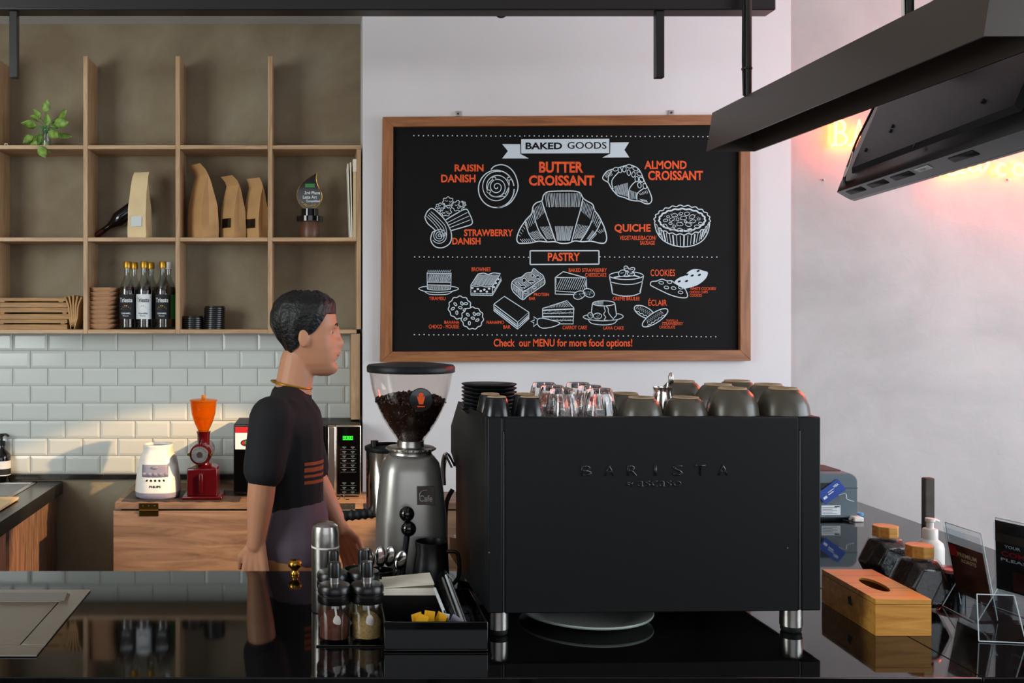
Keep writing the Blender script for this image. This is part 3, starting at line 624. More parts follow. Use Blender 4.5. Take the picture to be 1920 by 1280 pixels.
# ---------------------------------------------------------------- wall shelf
DS = 4.29; ys, yw_ = DS, 4.4955
ux = [-190, -17, 156, 329, 502]; tk = 8.3
t = thing('wall_shelf', 'open grid of pale oak shelves fixed to the concrete wall above the tiles', 'shelf', (X(330, DS), DS, Z(625, DS)))
for u in ux: MB().box(X(u, DS), X(u+tk, DS), ys, yw_, Z(625.5, DS), Z(105, DS)).build('upright', M['shelfz'], t, .0012, w=True)
MB().box(X(668.5, DS), X(677, DS), ys, yw_, Z(617, DS), Z(279.5, DS)).build('upright', M['shelfz'], t, .0012, w=True)
MB().box(X(658, 4.3), X(675, 4.3), 4.30, yw_, 1.186, Z(625.5, DS)).build('upright', M['shelfz'], t, .0012, w=True)
MB().box(X(621, 4.35), X(660, 4.35), 4.33, 4.34, Z(690, 4.34), Z(640, 4.34)) if 0 else None
for y0, y1 in ((272, 279.3), (445, 452.5), (617.5, 625.2)):
    for i in range(len(ux)):
        a = ux[i]+tk; b = ux[i+1] if i < len(ux)-1 else 677 if y0 < 400 else 668.5
        if y0 < 400 and i == len(ux)-1: b = 677
        MB().box(X(a, DS), X(b, DS), ys+.001, yw_, Z(y1, DS), Z(y0, DS)).build('shelf_board', M['shelf'], t, .0012, w=True)
zsh = {1: Z(272, DS), 2: Z(445, DS), 3: Z(617.5, DS)}
# trailing plant
t = thing('trailing_plant', 'small trailing pothos in a clear glass on the top shelf', 'plant', (X(86, 4.33), 4.335, zsh[1]))
MB().lathe([(.001, .001), (.018, .001), (.022, .03), (.016, .06), (.017, .075), (.0155, .075), (.0145, .06), (.02, .03), (.016, .004), (.001, .004)], n=20, cap=False).build('glass_vase', M['glass'], t)
st, lf = MB(), MB()
for a, b, sc, ro in ((87, 212, 1, 80), (70, 218, 1, 130), (106, 218, 1.1, 30), (100, 232, 1.2, 10), (68, 236, 1.2, 170), (76, 252, 1.35, 200), (92, 247, 1.1, -30), (60, 253, 1, 220), (84, 262, 1.1, -70), (112, 250, .9, -10), (77, 276, 1.1, -60), (98, 240, .9, 60), (73, 228, .9, 150), (103, 251, .8, 0), (88, 235, 1, 90), (66, 262, .8, 240)):
    px, pz = X(a, 4.31)-X(86, 4.33), Z(b, 4.31)-zsh[1]; y = random.uniform(-.05, .02)-(.03 if b > 258 else 0)
    st.tube(catmull([(0, 0, .05), (px*.4, y*.4-.005, max(.085, pz*.6+.03)), (px, y, pz)]), .0012, 6)
    m = Matrix.Translation((px, y, pz)) @ Euler((random.uniform(-.5, .5), math.radians(-ro), random.uniform(-.6, .6))).to_matrix().to_4x4()
    lf.M = m; s_ = .030*sc; g = []
    for k in range(9):
        u = k/8; wd = math.sin(PI*min(1, u*1.02)**.75)*s_*.62
        g.append([(u*s_*1.9, (q)*.006*math.sin(PI*u)+.004*math.sin(u*5), q*wd) for q in (-1, -.5, 0, .5, 1)])
        for q in range(5): x_, y_, z_ = g[-1][q]; g[-1][q] = (x_, y_+abs(q-2)*.0016, z_)
    lf.loft(g, cap=False, closed=False)
st.build('stems', M['green'], t); o_ = lf.build('leaves', M['leaf'], t); o_.modifiers.new('s', 'SOLIDIFY').thickness = .0008
t = thing('shelf_clip', 'tiny metal clip lying on the top shelf left of the plant', 'clip', (X(12, 4.34), 4.34, zsh[1]))
MB().tube([(-.008, 0, .002), (-.008, 0, .014), (.004, 0, .014), (.008, .003, .002)], .0018, 6).build('clip_wire', M['steel'], t)
# kraft bags
def bag(name, label, px, d, zb_, wdt, dep, h, rot, lean=0, win=True, flap=1, group='kraft coffee bags on the shelf', pale=False, rows=14):
    t = thing(name, label, 'bag', (X(px, d), d, zb_), math.radians(rot), group)
    rg = []
    for i in range(rows+1):
        u = i/rows; k = 1 if u < .45 else max(.0, 1-((u-.45)/.40)) if u < .85 else 0
        k = k**.8 if k > 0 else 0
        dd = max(.0012, dep/2*k*(1+.06*math.sin(u*9))); ww = wdt/2*(1-.16*u**2)*(1+.02*math.sin(u*17))
        off = lean*u*u+(0 if u < .85 else flap*(u-.85)*.15*(1 if u < .93 else 1.6))
        fold = dd*.35 if u > .1 else 0
        rg.append([(-ww, -dd+off, u*h), (0, -dd*1.06+off, u*h), (ww, -dd+off, u*h), (ww-fold*.7, off, u*h), (ww, dd+off, u*h), (0, dd*1.06+off, u*h), (-ww, dd+off, u*h), (-ww+fold*.7, off, u*h)])
    o = MB().loft(rg).build('paper_body', M['kraftl' if pale else 'kraft'], t, ang=25)
    if win:
        f = []
        for i in range(5):
            u = .17+.15*i/4; dd = dep/2*(1+.06*math.sin(u*9))*1.07+.0012
            f.append([(-wdt*.3, -dd+lean*u*u-.001, u*h), (wdt*.3, -dd+lean*u*u-.001, u*h)])
        q = MB().loft(f, cap=False, closed=False).build('window', M['blackg'], t); plabel(q, 'dark see-through window')
    return t
bag('coffee_bag', 'kraft coffee bag standing beside the dark wine bottle', 262, 4.35, zsh[2], .085, .062, .292, -14, .0, True, .6, pale=True)
bag('coffee_bag', 'tallest kraft coffee bag with a plain front, left of three', 381, 4.375, zsh[2], .13, .08, .322, -55, -.01, False, -1)
bag('coffee_bag', 'middle kraft coffee bag of the three with folded top', 437, 4.37, zsh[2], .10, .062, .272, -48, 0, True, -1)
bag('coffee_bag', 'kraft coffee bag against the divider, right of three', 480, 4.37, zsh[2], .098, .06, .264, -42, 0, True, -.5)
# lying wine bottle
a_ = math.radians(36)
t = thing('wine_bottle', 'dark wine bottle lying tilted against the kraft bag', 'bottle', (X(178, 4.43), 4.435, zsh[2]+.0155), (0, PI/2-a_, 0))
MB().lathe([(.001, 0), (.0135, 0), (.014, .004), (.014, .045)], n=20).build('cap', M['red'], t)
MB().lathe([(.0125, .045), (.0125, .075), (.02, .098), (.0335, .125), (.0345, .14), (.0345, .268), (.03, .274), (.001, .27)], n=28).build('glass_body', M['blackg'], t)
# award
t = thing('award', 'black teardrop latte art award on a brown wooden base', 'award', (X(581, 4.37), 4.37, zsh[2]))
sA = 4.37/F
MB().lathe([(.001, 0), (.040, 0), (.0425, .012), (.0435, .035), (.041, .055), (.037, .074)], n=32).build('base', M['clay'], t)
MB().lathe([(.037, .074), (.058, .075), (.058, .097), (.038, .0975), (.037, .130), (.001, .130)], n=36).build('collar', M['blackg'], t)
TD = catmull([(594.5, 318), (593, 330), (597, 345), (603, 357), (603, 370), (595, 381), (583, 385.5), (570, 384), (560, 374), (556.5, 360), (561, 345), (573, 332), (594, 318.5)], 5)
MB().prism([((a-581)*sA, (442-b)*sA) for a, b in TD], -.004, .004).build('plaque', M['blackg'], t)
mb = MB()
for k in range(len(TD)-1): mb.tube([((TD[k][0]-581)*sA, -.0045, (442-TD[k][1])*sA), ((TD[k+1][0]-581)*sA, -.0045, (442-TD[k+1][1])*sA)], .0012, 5)
for k in range(40):
    a = random.uniform(-.95, .95); mb.ball((.002+a*.048, -.005, (442-383)*sA+.0-.003+abs(a)**2*.03+random.uniform(.004, .012)), .0026, (1, .5, .8), 7, 5)
q = mb.build('gold_edging', M['gold'], t)
mb = MB()
def ft(a, z): return (a, -.0056, z)
for s_, x0, x1, y0, y1 in (('3rd Place', 571, 600, 353, 359), ('Latte Art', 568, 594, 361, 367), ('Competition', 574, 600, 369, 375)): put_text(mb, s_, (x0-581)*sA, (x1-581)*sA, (442-y1)*sA, (442-y0)*sA, ft, .02)
mb.build('lettering', M['label'], t)
MB().box((572-581)*sA, (590-581)*sA, -.0052, -.0042, (442-346)*sA, (442-339)*sA).build('green_mark', M['green'], t)
# folders
for k, (px, w_, h_, ro, lb) in enumerate(((674, 6, .335, 0, 'cream folder standing at the shelf end, thickest of three'), (667, 2.2, .325, -.02, 'thin cream folder in the middle of the three upright ones'), (662.5, 2, .32, -.035, 'thin pale folder leaning leftmost of the three upright ones'))):
    d = 4.30; x = X(px, d) - .012*0
    if k == 0: x = X(665, d)
    elif k == 1: x = X(660, d)
    else: x = X(657, d)
    t = thing('document_folder', lb, 'folder', (x, d, zsh[2]), (0, ro, 0), 'cream folders at the shelf end')
    wm = (w_/435)
    MB().box(-wm/2, wm/2, .0, .17, 0, h_).build('cover', M['paper' if k else 'kraftl'], t, .001)
    if k == 0: MB().box(-wm/2-.0006, wm/2+.0006, -.0012, .06, h_-.05, h_+.004).build('top_tab', M['paper'], t)
# wooden boards
bz = zsh[3]; hs = [.022, .022, .023, .027, .023, .02]; bx = [(-12, 127), (-12, 127), (-12, 131), (-12, 130), (-12, 127), (-12, 124)]
wd = ['lowest', 'second lowest', 'third from the bottom', 'third from the top', 'second from the top', 'topmost']
for i in range(6):
    x0, x1 = X(0-6+i*.6, 4.32), X(bx[i][1], 4.32); d = random.uniform(0, .012)
    t = thing('serving_board', 'long wooden serving board, %s of the stack on the bottom shelf' % wd[i], 'board', ((x0+x1)/2, 4.305+d, bz), 0, 'stacked wooden serving boards')
    h = hs[i]*.985; L = (x1-x0)/2
    mb = MB(); mb.box(-L, L, 0, .15, h*.25 if i % 2 else 0, h); mb.box(-L+.01, -L+.03, .002, .148, 0, h*.3); mb.box(L-.03, L-.01, .002, .148, 0, h*.3)
    mb.build('board', M['bamboo'], t, .0015); bz += hs[i]
t = thing('paper_packet_bundle', 'folded kraft paper packets squeezed upright beside the wooden boards', 'paper packets', (X(141, 4.34), 4.36, zsh[3]))
for k in range(5):
    a = -.022+k*.010; b = (k-2)*.008
    pts = [(-.004+a*.25, 0, .002), (a*.8, 0, .05), (a*.8+b*.3, 0, .10), (a+b, 0, .148-abs(k-2)*.004)]
    rg = [[(x-.0035, -.05, z), (x+.0035, -.05, z), (x+.0045, .05, z), (x-.0045, .05, z)] for x, y, z in catmull(pts, 4)]
    MB().loft(rg).build('paper_packet', M['kraft'], t, ang=25)
# wooden trays
tr0 = None; lw = ['bottom', 'second', 'third', 'fourth', 'middle', 'sixth', 'seventh', 'eighth', 'topmost']
for i in range(9):
    z = zsh[3]+.0005+i*.0197; px = 190+random.uniform(-1.5, 1.5)+i*.7; rz = math.radians(random.uniform(-4, 4))
    lb = '%s%s small acacia wooden tray in the stack beside the syrup bottles' % (lw[i], '' if i in (0, 8, 4) else ' from the bottom')
    if tr0 is None:
        tr0 = t = thing('wooden_tray', lb, 'tray', (X(px, 4.37), 4.375, z), rz, 'stacked acacia trays')
        mb = MB()
        R_ = lambda a, b, zz, e=4: [(a*math.copysign(abs(math.cos(q))**(2/e), math.cos(q)), b*math.copysign(abs(math.sin(q))**(2/e), math.sin(q)), zz) for q in [2*PI*j/28 for j in range(28)]]
        mb.loft([R_(.045, .045, 0), R_(.058, .055, .009), R_(.068, .062, .0235), R_(.064, .058, .0235), R_(.054, .05, .0125), R_(.04, .04, .0105)])
        mb.build('tray_body', M['traw'], t)
    else: dup(tr0, (X(px, 4.37), 4.375, z), rz, lb)
# syrup bottles
def bottle(lb, px, d, hcap, labm, txt=True, cap='gold', liq=None, txtm='label', names=('CARAMEL', 'flavour')):
    t = thing('syrup_bottle', lb, 'bottle', (X(px, d), d, zsh[3]), 0, 'syrup bottles on the bottom shelf')
    H = .296
    MB().lathe([(.001, .001), (.030, .001), (.033, .008), (.033, .165), (.030, .19), (.018, .215), (.0125, .235), (.0125, .268), (.0105, .268), (.0105, .235), (.016, .213), (.028, .19), (.031, .165), (.031, .01), (.001, .006)], n=28, cap=False).build('glass_body', M['glass'], t)
    MB().lathe([(.001, .008), (.0302, .010), (.0302, .165), (.027, .186), (.001, .186)], n=24).build('syrup', liq, t)
    q = MB().lathe([(.0155, .266), (.016, .268), (.016, .292), (.014, .2955), (.001, .296)], n=24).build('cap', M[cap], t)
    r = .0336
    lab = MB().lathe([(r, .045), (r, .152)], n=36, cap=False).build('label_band', labm, t)
    if txt:
        mb = MB(); fn = lambda a, z: ((r+.0004)*math.sin(a/r), -(r+.0004)*math.cos(a/r), z)
        put_text(mb, 'Trieste', -.030, .030, .117, .137, fn, .02)
        put_text(mb, names[0], -.022, .022, .066, .073, fn, .02); put_text(mb, names[1], -.013, .013, .056, .062, fn, .01)
        mb.build('label_lettering', M[txtm], lab)
        mb = MB()
        for a, b, c, e_ in ((-.02, .02, .088, .094), (-.013, .013, .094, .100), (-.006, .006, .1, .104)): mb.add([fn(a, c), fn(b, c), fn(b, e_), fn(a, e_)], [(0, 1, 2, 3)])
        mb.add([fn(-.033, .149), fn(0, .149), fn(.033, .149), fn(.033, .151), fn(0, .151), fn(-.033, .151)], [(0, 1, 4, 5), (1, 2, 3, 4)])
        mb.build('label_emblem', M['gold'], lab)
    return t
M['syr'] = mat('caramel_syrup', '2b0f06', .1); M['syc'] = thin('pale_syrup', 'e6d8c8', 1.33)
bottle('black labelled caramel syrup bottle in front, next to the wooden trays', 238.5, 4.335, 0, M['ink'], liq=M['syr'], names=('CARAMEL', 'Flavour'))
bottle('white labelled vanilla syrup bottle in the middle of the front three', 270, 4.335, 0, M['label'], liq=M['syc'], txtm='ink', names=('Vanilla', 'Flavour'))
bottle('black labelled caramel syrup bottle in front, next to the shelf divider', 305.5, 4.335, 0, M['ink'], liq=M['syr'], names=('CARAMEL', 'Flavour'))
bottle('dark syrup bottle behind the left front syrup bottle', 252, 4.425, 0, M['ink'], False, liq=M['syr'])
bottle('clear syrup bottle behind the white labelled one', 283, 4.425, 0, M['ink'], False, liq=M['syc'])
bottle('green labelled bottle with a white cap half hidden beside the divider', 316, 4.41, 0, M['green'], False, cap='label', liq=M['syr'])
# takeaway lids
def lid_stack(px, n, step, lean, nm):
    global lid0
    for i in range(n):
        z = zsh[3]+.0005+i*step; x = X(px, 4.38)+lean*i; ol = ['lowest', 'second', 'third', 'fourth', 'fifth', 'sixth', 'seventh', 'eighth', 'ninth', 'tenth', 'eleventh', 'twelfth']
        pos = 'topmost' if i == n-1 else 'lowest' if i == 0 else ol[i]+' from the bottom'
        lb = 'black plastic cup lid, %s in the %s stack' % (pos, nm)
        if lid0 is None:
            lid0 = t = thing('cup_lid', lb, 'lid', (x, 4.38, z), 0, 'black takeaway cup lids')
            MB().lathe([(.044, .0), (.0475, 0), (.0475, .005), (.044, .006), (.0425, .013), (.0395, .0135), (.038, .0085), (.001, .0085)], n=32).build('lid_body', M['blackp'], t)
        else: dup(lid0, (x, 4.38, z), 0, lb)
lid0 = None
lid_stack(362, 6, .0088, 0, 'short'); lid_stack(401, 11, .0088, .0004, 'tall')
# ---------------------------------------------------------------- side counter with sink
XE = -1.157; zt = .891
t = thing('sink_counter', 'dark stone topped counter with striped oak doors along the left', 'counter', (-1.6, 3.9, 0))
mb = MB(); bx0, bx1, by0, by1 = -1.75, X(44, 4.3), 4.06, 4.42
mb.box(-2.6, XE, 2.95, by0, zt-.055, zt); mb.box(-2.6, XE, by1, 4.476, zt-.055, zt); mb.box(bx1, XE, by0, by1, zt-.055, zt); mb.box(-2.6, bx0, by0, by1, zt-.055, zt)
mb.build('worktop', M['stone2'], t, w=True)
mb = MB(); mb.box(bx0, bx1, by0, by1, zt-.2, zt-.19); mb.box(bx0, bx0+.004, by0, by1, zt-.2, zt); mb.box(bx1-.004, bx1, by0, by1, zt-.2, zt); mb.box(bx0, bx1, by0, by0+.004, zt-.2, zt); mb.box(bx0, bx1, by1-.004, by1, zt-.2, zt)
mb.box(bx1, bx1+.02, by0-.02, by1+.02, zt, zt+.003); mb.box(bx0, bx1+.02, by0-.025, by0, zt, zt+.003); mb.box(bx0, bx1+.02, by1, by1+.02, zt, zt+.003)
mb.build('sink_basin', M['steel'], t, w=True)
MB().box(-2.58, XE-.05, 2.99, 4.495, .08, zt-.056).build('carcass', M['darkw'], t, w=True)
for a, b in ((3.0, 3.36), (3.39, 3.755), (3.80, 4.165), (4.175, 4.48)): MB().box(XE-.049, XE-.027, a, b, .1, zt-.062).build('door', M['door'], t, .002, w=True)
MB().box(-2.5, XE-.1, 3.05, 4.45, 0, .08).build('plinth', M['darkw'], t, w=True)
t = thing('cutting_board', 'pale cutting board on the dark counter at the left edge', 'cutting board', (-1.36, 3.9, zt+.0032))
MB().box(-.16, .145, -.12, .12, 0, .012).build('board', M['kraftl'], t, .003)
t = thing('soap_bottle', 'dark pump soap bottle with a pale label beside the sink', 'soap bottle', (X(2, 4.44), 4.445, zt+.0035))
MB().lathe([(.001, 0), (.037, 0), (.04, .004), (.04, .105), (.036, .125), (.016, .145), (.014, .16)], n=28).build('bottle_body', M['blackg'], t)
q = MB().lathe([(.0405, .03), (.0405, .095)], n=32, cap=False).build('label_band', M['label'], t)
MB().lathe([(.0408, .034), (.0408, .06)], n=32, cap=False).build('dark_panel', M['ink'], q)
mb = MB().lathe([(.017, .16), (.017, .18), (.006, .182), (.006, .2), (.012, .202), (.012, .214), (.001, .215)], n=20); mb.tube([(0, 0, .209), (.02, 0, .21), (.034, 0, .202)], .005); mb.build('pump', M['blackp'], t)
# ---------------------------------------------------------------- back cabinet
dF = 4.03; zc_ = .879
t = thing('back_cabinet', 'brown oak cabinet with a drop leaf below the tiles', 'cabinet', (X(440, dF), dF, 0))
mb = MB(); mb.box(X(215, dF), XW0-.003, dF, 4.4955, zc_-.026, zc_); mb.box(XW0-.003, .62, dF, 4.278, zc_-.026, zc_); mb.build('cabinet_top', M['cab'], t, .0015, w=True)
mb = MB(); mb.box(X(215, dF)+.02, XW0-.004, dF+.03, 4.495, .06, zc_-.0262); mb.box(XW0-.004, .61, dF+.03, 4.277, .06, zc_-.0262); mb.build('carcass', M['darkw'], t, w=True)
for a, b in ((212, 527), (529, 880)): MB().box(X(a, dF), X(b, dF), dF+.002, dF+.022, .45, zc_-.034).build('drop_leaf', M['cab'], t, .002, w=True)
MB().box(X(225, dF), .6, dF+.03, dF+.05, 0, .06).build('plinth', M['darkw'], t, w=True)
for px in (279, 648, 700):
    mb = MB(); s = dF/F; x = X(px, dF)
    mb.box(x-18*s, x+18*s, dF-.002, dF, zc_-.0245, zc_-.002); mb.box(x-18*s, x+18*s, dF-.001, dF+.002, zc_-.054, zc_-.034)
    mb.tube([(x-18*s, dF-.004, zc_-.03), (x+18*s, dF-.004, zc_-.03)], .0042, 10)
    q = mb.build('hinge', M['brass'] if px < 400 else M['steel'], t, w=True)
    for k in (-11, 0, 11): MB().lathe([(.0025, dF-.0032), (.003, dF-.0021)], (x+k*s, 0, zc_-.012), 8, 'Y').build('screw', M['darkw'], q, w=True)
t = thing('cloth_mat', 'brown cloth mat with wavy edge under the kitchen machines', 'mat', (X(345, 4.15), 4.16, zc_))
n = 40; ed = [(-.24+.48*i/n, -.115+.008*math.sin(i*1.1)) for i in range(n+1)]+[(.24-.48*i/n, .13) for i in range(n+1)]
MB().prism(ed, .0006, .0028, 'Z').build('cloth', M['darkw'], t)
zb_ = zc_+.0032
# blender base
t = thing('blender_base', 'cream blender motor base with a lavender button panel', 'blender', (X(296, 4.155), 4.165, zb_))
MB().lathe([(.083, 0), (.09, .006), (.0925, .018), (.092, .026)], n=40, e=2.6).build('base_ring', M['lav'], t)
MB().lathe([(.0935, .026), (.0935, .034), (.091, .07), (.084, .12), (.076, .16), (.068, .178), (.062, .186), (.0605, .205), (.062, .214), (.060, .218), (.053, .218), (.052, .2), (.001, .2)], n=48, e=2.4).build('motor_housing', M['white'], t, ang=60)
MB().lathe([(.051, .2002), (.049, .2085), (.02, .209), (.018, .213), (.001, .213)], n=24).build('coupling', M['blackp'], t)
def frb(a, z):                                                   # wrap on the housing front
    r = .0935-(z-.03)*.085 if z < .15 else .078-(z-.15)*.25
    e = 2.4; sx = min(.98, abs(a)/r); return (a, -r*(1-sx**e)**(1/e)-.0006, z)
def wrap_panel(x0, x1, z0, z1, fn, off=0, n=10, k=5):
    return [[(lambda p: (p[0], p[1]-off, p[2]))(fn(x0+(x1-x0)*i/n, z0+(z1-z0)*j/k)) for i in range(n+1)] for j in range(k+1)]
q = MB().loft(wrap_panel(-.054, .054, .092, .142, frb, .001), cap=False, closed=False).build('control_panel', M['lav'], t); q.modifiers.new('s', 'SOLIDIFY').thickness = .003
for k in range(5):
    x = -.044+k*.022; p = frb(x, .104); MB().ball((p[0], p[1]-.002, p[2]), .0085, (1, .4, .8), 12, 8).build('button', M['lav'], q)
p = frb(-.001, .131); MB().ball((p[0], p[1]-.002, p[2]), .014, (1, .3, .5), 12, 8).build('button', M['lav'], q)
mb = MB(); put_text(mb, 'PHILIPS', -.022, .025, .048, .058, lambda a, z: (lambda p: (p[0], p[1]-.0006, p[2]))(frb(a, z)), .04)
for k in range(5):
    x = -.032+k*.017; p = frb(x, .078); mb.lathe([(.001, -.0008), (.0052, -.0006)], (p[0], p[1], p[2]), 8, 'Y')
mb.build('lettering', M['ink'], t)
# red grinder
t = thing('coffee_grinder', 'small oxblood coffee grinder with an amber hopper beside the blender base', 'coffee grinder', (X(381, 4.12), 4.13, zb_))
MB().box(-.082, .082, -.06, .1, 0, .014).build('foot_plate', M['red'], t, .004)
MB().loft([rect(-.066, .066, -.05, .014, .014)]).v if 0 else None
mb = MB(); mb.loft([[(-.062, -.05, .014), (.062, -.05, .014), (.062, .07, .014), (-.062, .07, .014)], [(-.062, -.05, .125), (.062, -.05, .125), (.062, .06, .125), (-.062, .06, .125)], [(-.03, -.03, .137), (.036, -.03, .137), (.036, .05, .137), (-.03, .05, .137)]]); mb.build('ground_bin', M['red'], t, .004)
MB().box(-.012, .004, -.066, -.05, .03, .105).build('bin_handle', M['red'], t, .003)
MB().lathe([(.03, .135), (.024, .145), (.026, .26), (.03, .275)], (.0, .0, 0), 24).build('neck', M['red'], t)
MB().lathe([(.042, -.075), (.046, -.06), (.046, -.03), (.04, -.02), (.042, .0), (.042, .11), (.036, .125), (.001, .13)], (-.006, 0, .188), 32, 'Y').build('motor_drum', M['red'], t)
q = MB().lathe([(.033, -.082), (.035, -.076)], (-.006, 0, .188), 32, 'Y').build('grind_dial', M['steel'], t)
mb = MB(); mb.lathe([(.012, -.088), (.012, -.082)], (-.006, 0, .188), 16, 'Y')
for k in range(20):
    a = k*2*PI/20; mb.box(-.006+.027*math.cos(a)-.0012, -.006+.027*math.cos(a)+.0012, -.084, -.08, .188+.027*math.sin(a)-.0012, .188+.027*math.sin(a)+.0012)
mb.build('dial_scale', M['ink'], q)
for sx in (-1, 1): MB().lathe([(.006, -.08), (.007, -.07), (.004, -.06)], (-.006+sx*.046, 0, .188), 10, 'Y').build('thumb_screw', M['brass'], t)
hp = MB().lathe([(.020, .272), (.026, .285), (.040, .315), (.050, .35), (.0535, .385), (.054, .402), (.0525, .402), (.052, .385), (.048, .352), (.038, .318), (.024, .288), (.018, .276)], n=36, cap=False).build('hopper', M['amber'], t)
MB().lathe([(.057, .400), (.057, .405), (.03, .409), (.009, .410), (.009, .422), (.007, .425), (.001, .425)], n=32).build('hopper_lid', M['amber'], hp)
# microwave
dM = 4.15; s = dM/F; t = thing('microwave', 'black microwave with a green clock display on the back cabinet', 'microwave', (X(437, dM), dM, zc_+.0005))
def mx(px): return (px-437)*s
def mz(py): return Z(py, dM)-zc_-.0005
Hm = mz(797)
MB().box(0, mx(677), .03, .30, .008, Hm).build('casing', M['blackm'], t, .003)
MB().box(mx(438), mx(612), .0, .03, .012, Hm-.002).build('door', M['screen'], t, .003)
q = t.children[-1]
a = MB().box(mx(441), mx(476), -.001, .002, mz(842), mz(800)).build('energy_sticker', M['label'], q)
MB().box(mx(441), mx(476), -.0016, -.0008, mz(811), mz(800)).build('red_band', M['reds'], q)
mb = MB(); c = (mx(462), mz(830))
mb.lathe([(.001, -.0018), (.024, -.0016)], (c[0], 0, c[1]), 24, 'Y', sy=.6); mb.build('dish_picture', M['brown'], q)
mb = MB(); mb.lathe([(.001, -.0022), (.007, -.002)], (c[0]-.012, 0, c[1]), 12, 'Y'); mb.lathe([(.001, -.0022), (.007, -.002)], (c[0]+.012, 0, c[1]-.001), 12, 'Y'); mb.build('tomato_picture', M['reds'], q)
mb = MB(); mb.lathe([(.001, -.0023), (.008, -.0021)], (c[0], 0, c[1]+.002), 12, 'Y'); mb.build('salad_picture', M['green'], q)
MB().box(mx(614), mx(630), -.012, .03, .012, Hm-.002).build('door_handle', M['steel'], t, .006)
MB().box(mx(630), mx(677), -.002, .03, .006, Hm-.001).build('control_frame', M['steel'], t, .003)
q = MB().box(mx(632), mx(674.5), -.004, .0, .012, Hm-.006).build('control_panel', M['screen'], t)
mb = MB()
def seg7(mb, x, z, w_, h, y):
    g = .0011
    for a, b, c_, e_ in ((0, w_, 0, g), (0, w_, h/2-g/2, h/2+g/2), (0, w_, h-g, h), (0, g, 0, h/2), (0, g, h/2, h), (w_-g, w_, 0, h/2), (w_-g, w_, h/2, h)): mb.box(x+a, x+b, y-.0003, y, z+c_, z+e_)
for k in range(4): seg7(mb, mx(643)+k*4.9*s, mz(824), 3.6*s, 7*s, -.0042)
mb.build('clock_digits', M['led'], q)
for r_ in range(11):
    yy = 837+r_*8.4
    if r_ in (6, 7): continue
    mb = MB()
    for x0 in (640, 656):
        mb.box(mx(x0)+.004, mx(x0+9), -.0043, -.004, mz(yy+1.4), mz(yy)); mb.box(mx(x0)+.008, mx(x0+7), -.0043, -.004, mz(yy+3.4), mz(yy+2.6))
    mb.box(mx(638), mx(668), -.0043, -.004, mz(yy+5.6), mz(yy+5.2))
    mb.build('button_legend', M['grey'], q)
for a in (.03, mx(650)): MB().lathe([(.012, 0), (.014, .009)], (a, .05, 0), 14).build('foot', M['rubber'], t)
t = thing('power_plug_wire', 'short bent wire lying in front of the microwave on the cabinet', 'wire', (X(641, 4.09), 4.09, zc_))
MB().tube(catmull([(-.03, 0, .002), (-.012, 0, .004), (-.006, 0, .018), (.006, 0, .018), (.014, 0, .004), (.03, 0, .002)]), .0018, 6).build('wire_strand', M['blackp'], t)
# ---------------------------------------------------------------- bar counter
t = thing('bar_counter', 'glossy black stone bar counter across the foreground', 'counter', (0, 2.3, 0))
fx0, fx1, fy0, fy1 = -1.6, X(170, 2.5), 2.02, 2.5
yA, yB = 1.908, 2.695
mb = MB(); mb.box(-2.4, 1.2695, yA, yB, ZC-.04, ZC); mb.build('worktop_slab', M['stone'], t, .002, w=True)
MB().box(1.2705, 1.99, yA, 4.27, ZC-.04, ZC).build('worktop_slab', M['stone'], t, .002, w=True)
mb = MB(); mb.box(-2.38, 1.27, yA+.05, yB-.06, 0, ZC-.0405); mb.box(1.27, 1.93, yA+.05, 4.2, 0, ZC-.0405); mb.build('base_cabinet', M['blackm'], t, w=True)
# steel drop-in
t = thing('steel_ice_well', 'flush stainless steel lid plate set in the bar at the left', 'ice well', (-.9, 2.26, ZC))
z0, z1 = .0006, .004
mb = MB(); ix1, iy0, iy1 = X(112, 2.398), 2.085, 2.398
mb.box(fx0, fx1, fy0, iy0, ZC+z0, ZC+z1); mb.box(ix1, fx1, iy0, fy1, ZC+z0, ZC+z1); mb.box(fx0, ix1, iy1, fy1, ZC+z0, ZC+z1); mb.build('rim', M['steel'], t, .001, w=True)
MB().box(fx0, ix1-.004, iy0+.004, iy1-.002, ZC+z0, ZC+.0025).build('lid_plate', M['steel'], t, w=True)
MB().add([(fx0, iy1+.004, ZC+.004), (ix1+.01, iy1+.004, ZC+.004), (ix1+.01, iy1+.03, ZC+.0165), (fx0, iy1+.03, ZC+.0165), (fx0, iy1+.06, ZC+.004), (ix1+.01, iy1+.06, ZC+.004)], [(0, 1, 2, 3), (3, 2, 5, 4), (1, 5, 2), (0, 3, 4)]).build('back_lip', M['steel'], t, w=True)
# brass knob
t = thing('brass_knob', 'small round brass knob standing at the far edge of the bar', 'knob', (X(553, 2.66), 2.66, ZC))
MB().lathe([(.001, 0), (.012, 0), (.013, .004), (.0085, .009), (.0095, .015), (.018, .022), (.0195, .030), (.015, .038), (.001, .0405)], n=28).build('knob_body', M['brass'], t, ang=60)
# thermos
t = thing('thermos_flask', 'brushed steel thermos flask standing behind the condiment jars', 'thermos', (X(610, 2.33), 2.335, ZC))
MB().lathe([(.001, .001), (.031, .001), (.0325, .004), (.0325, .150)], n=36).build('flask_body', M['steel'], t)
MB().lathe([(.033, .150), (.033, .154)], n=36).build('seal_ring', M['white'], t)
MB().lathe([(.0322, .1545), (.0322, .185), (.029, .2), (.020, .2075), (.001, .2085)], n=36).build('cup_lid', M['steel'], t)
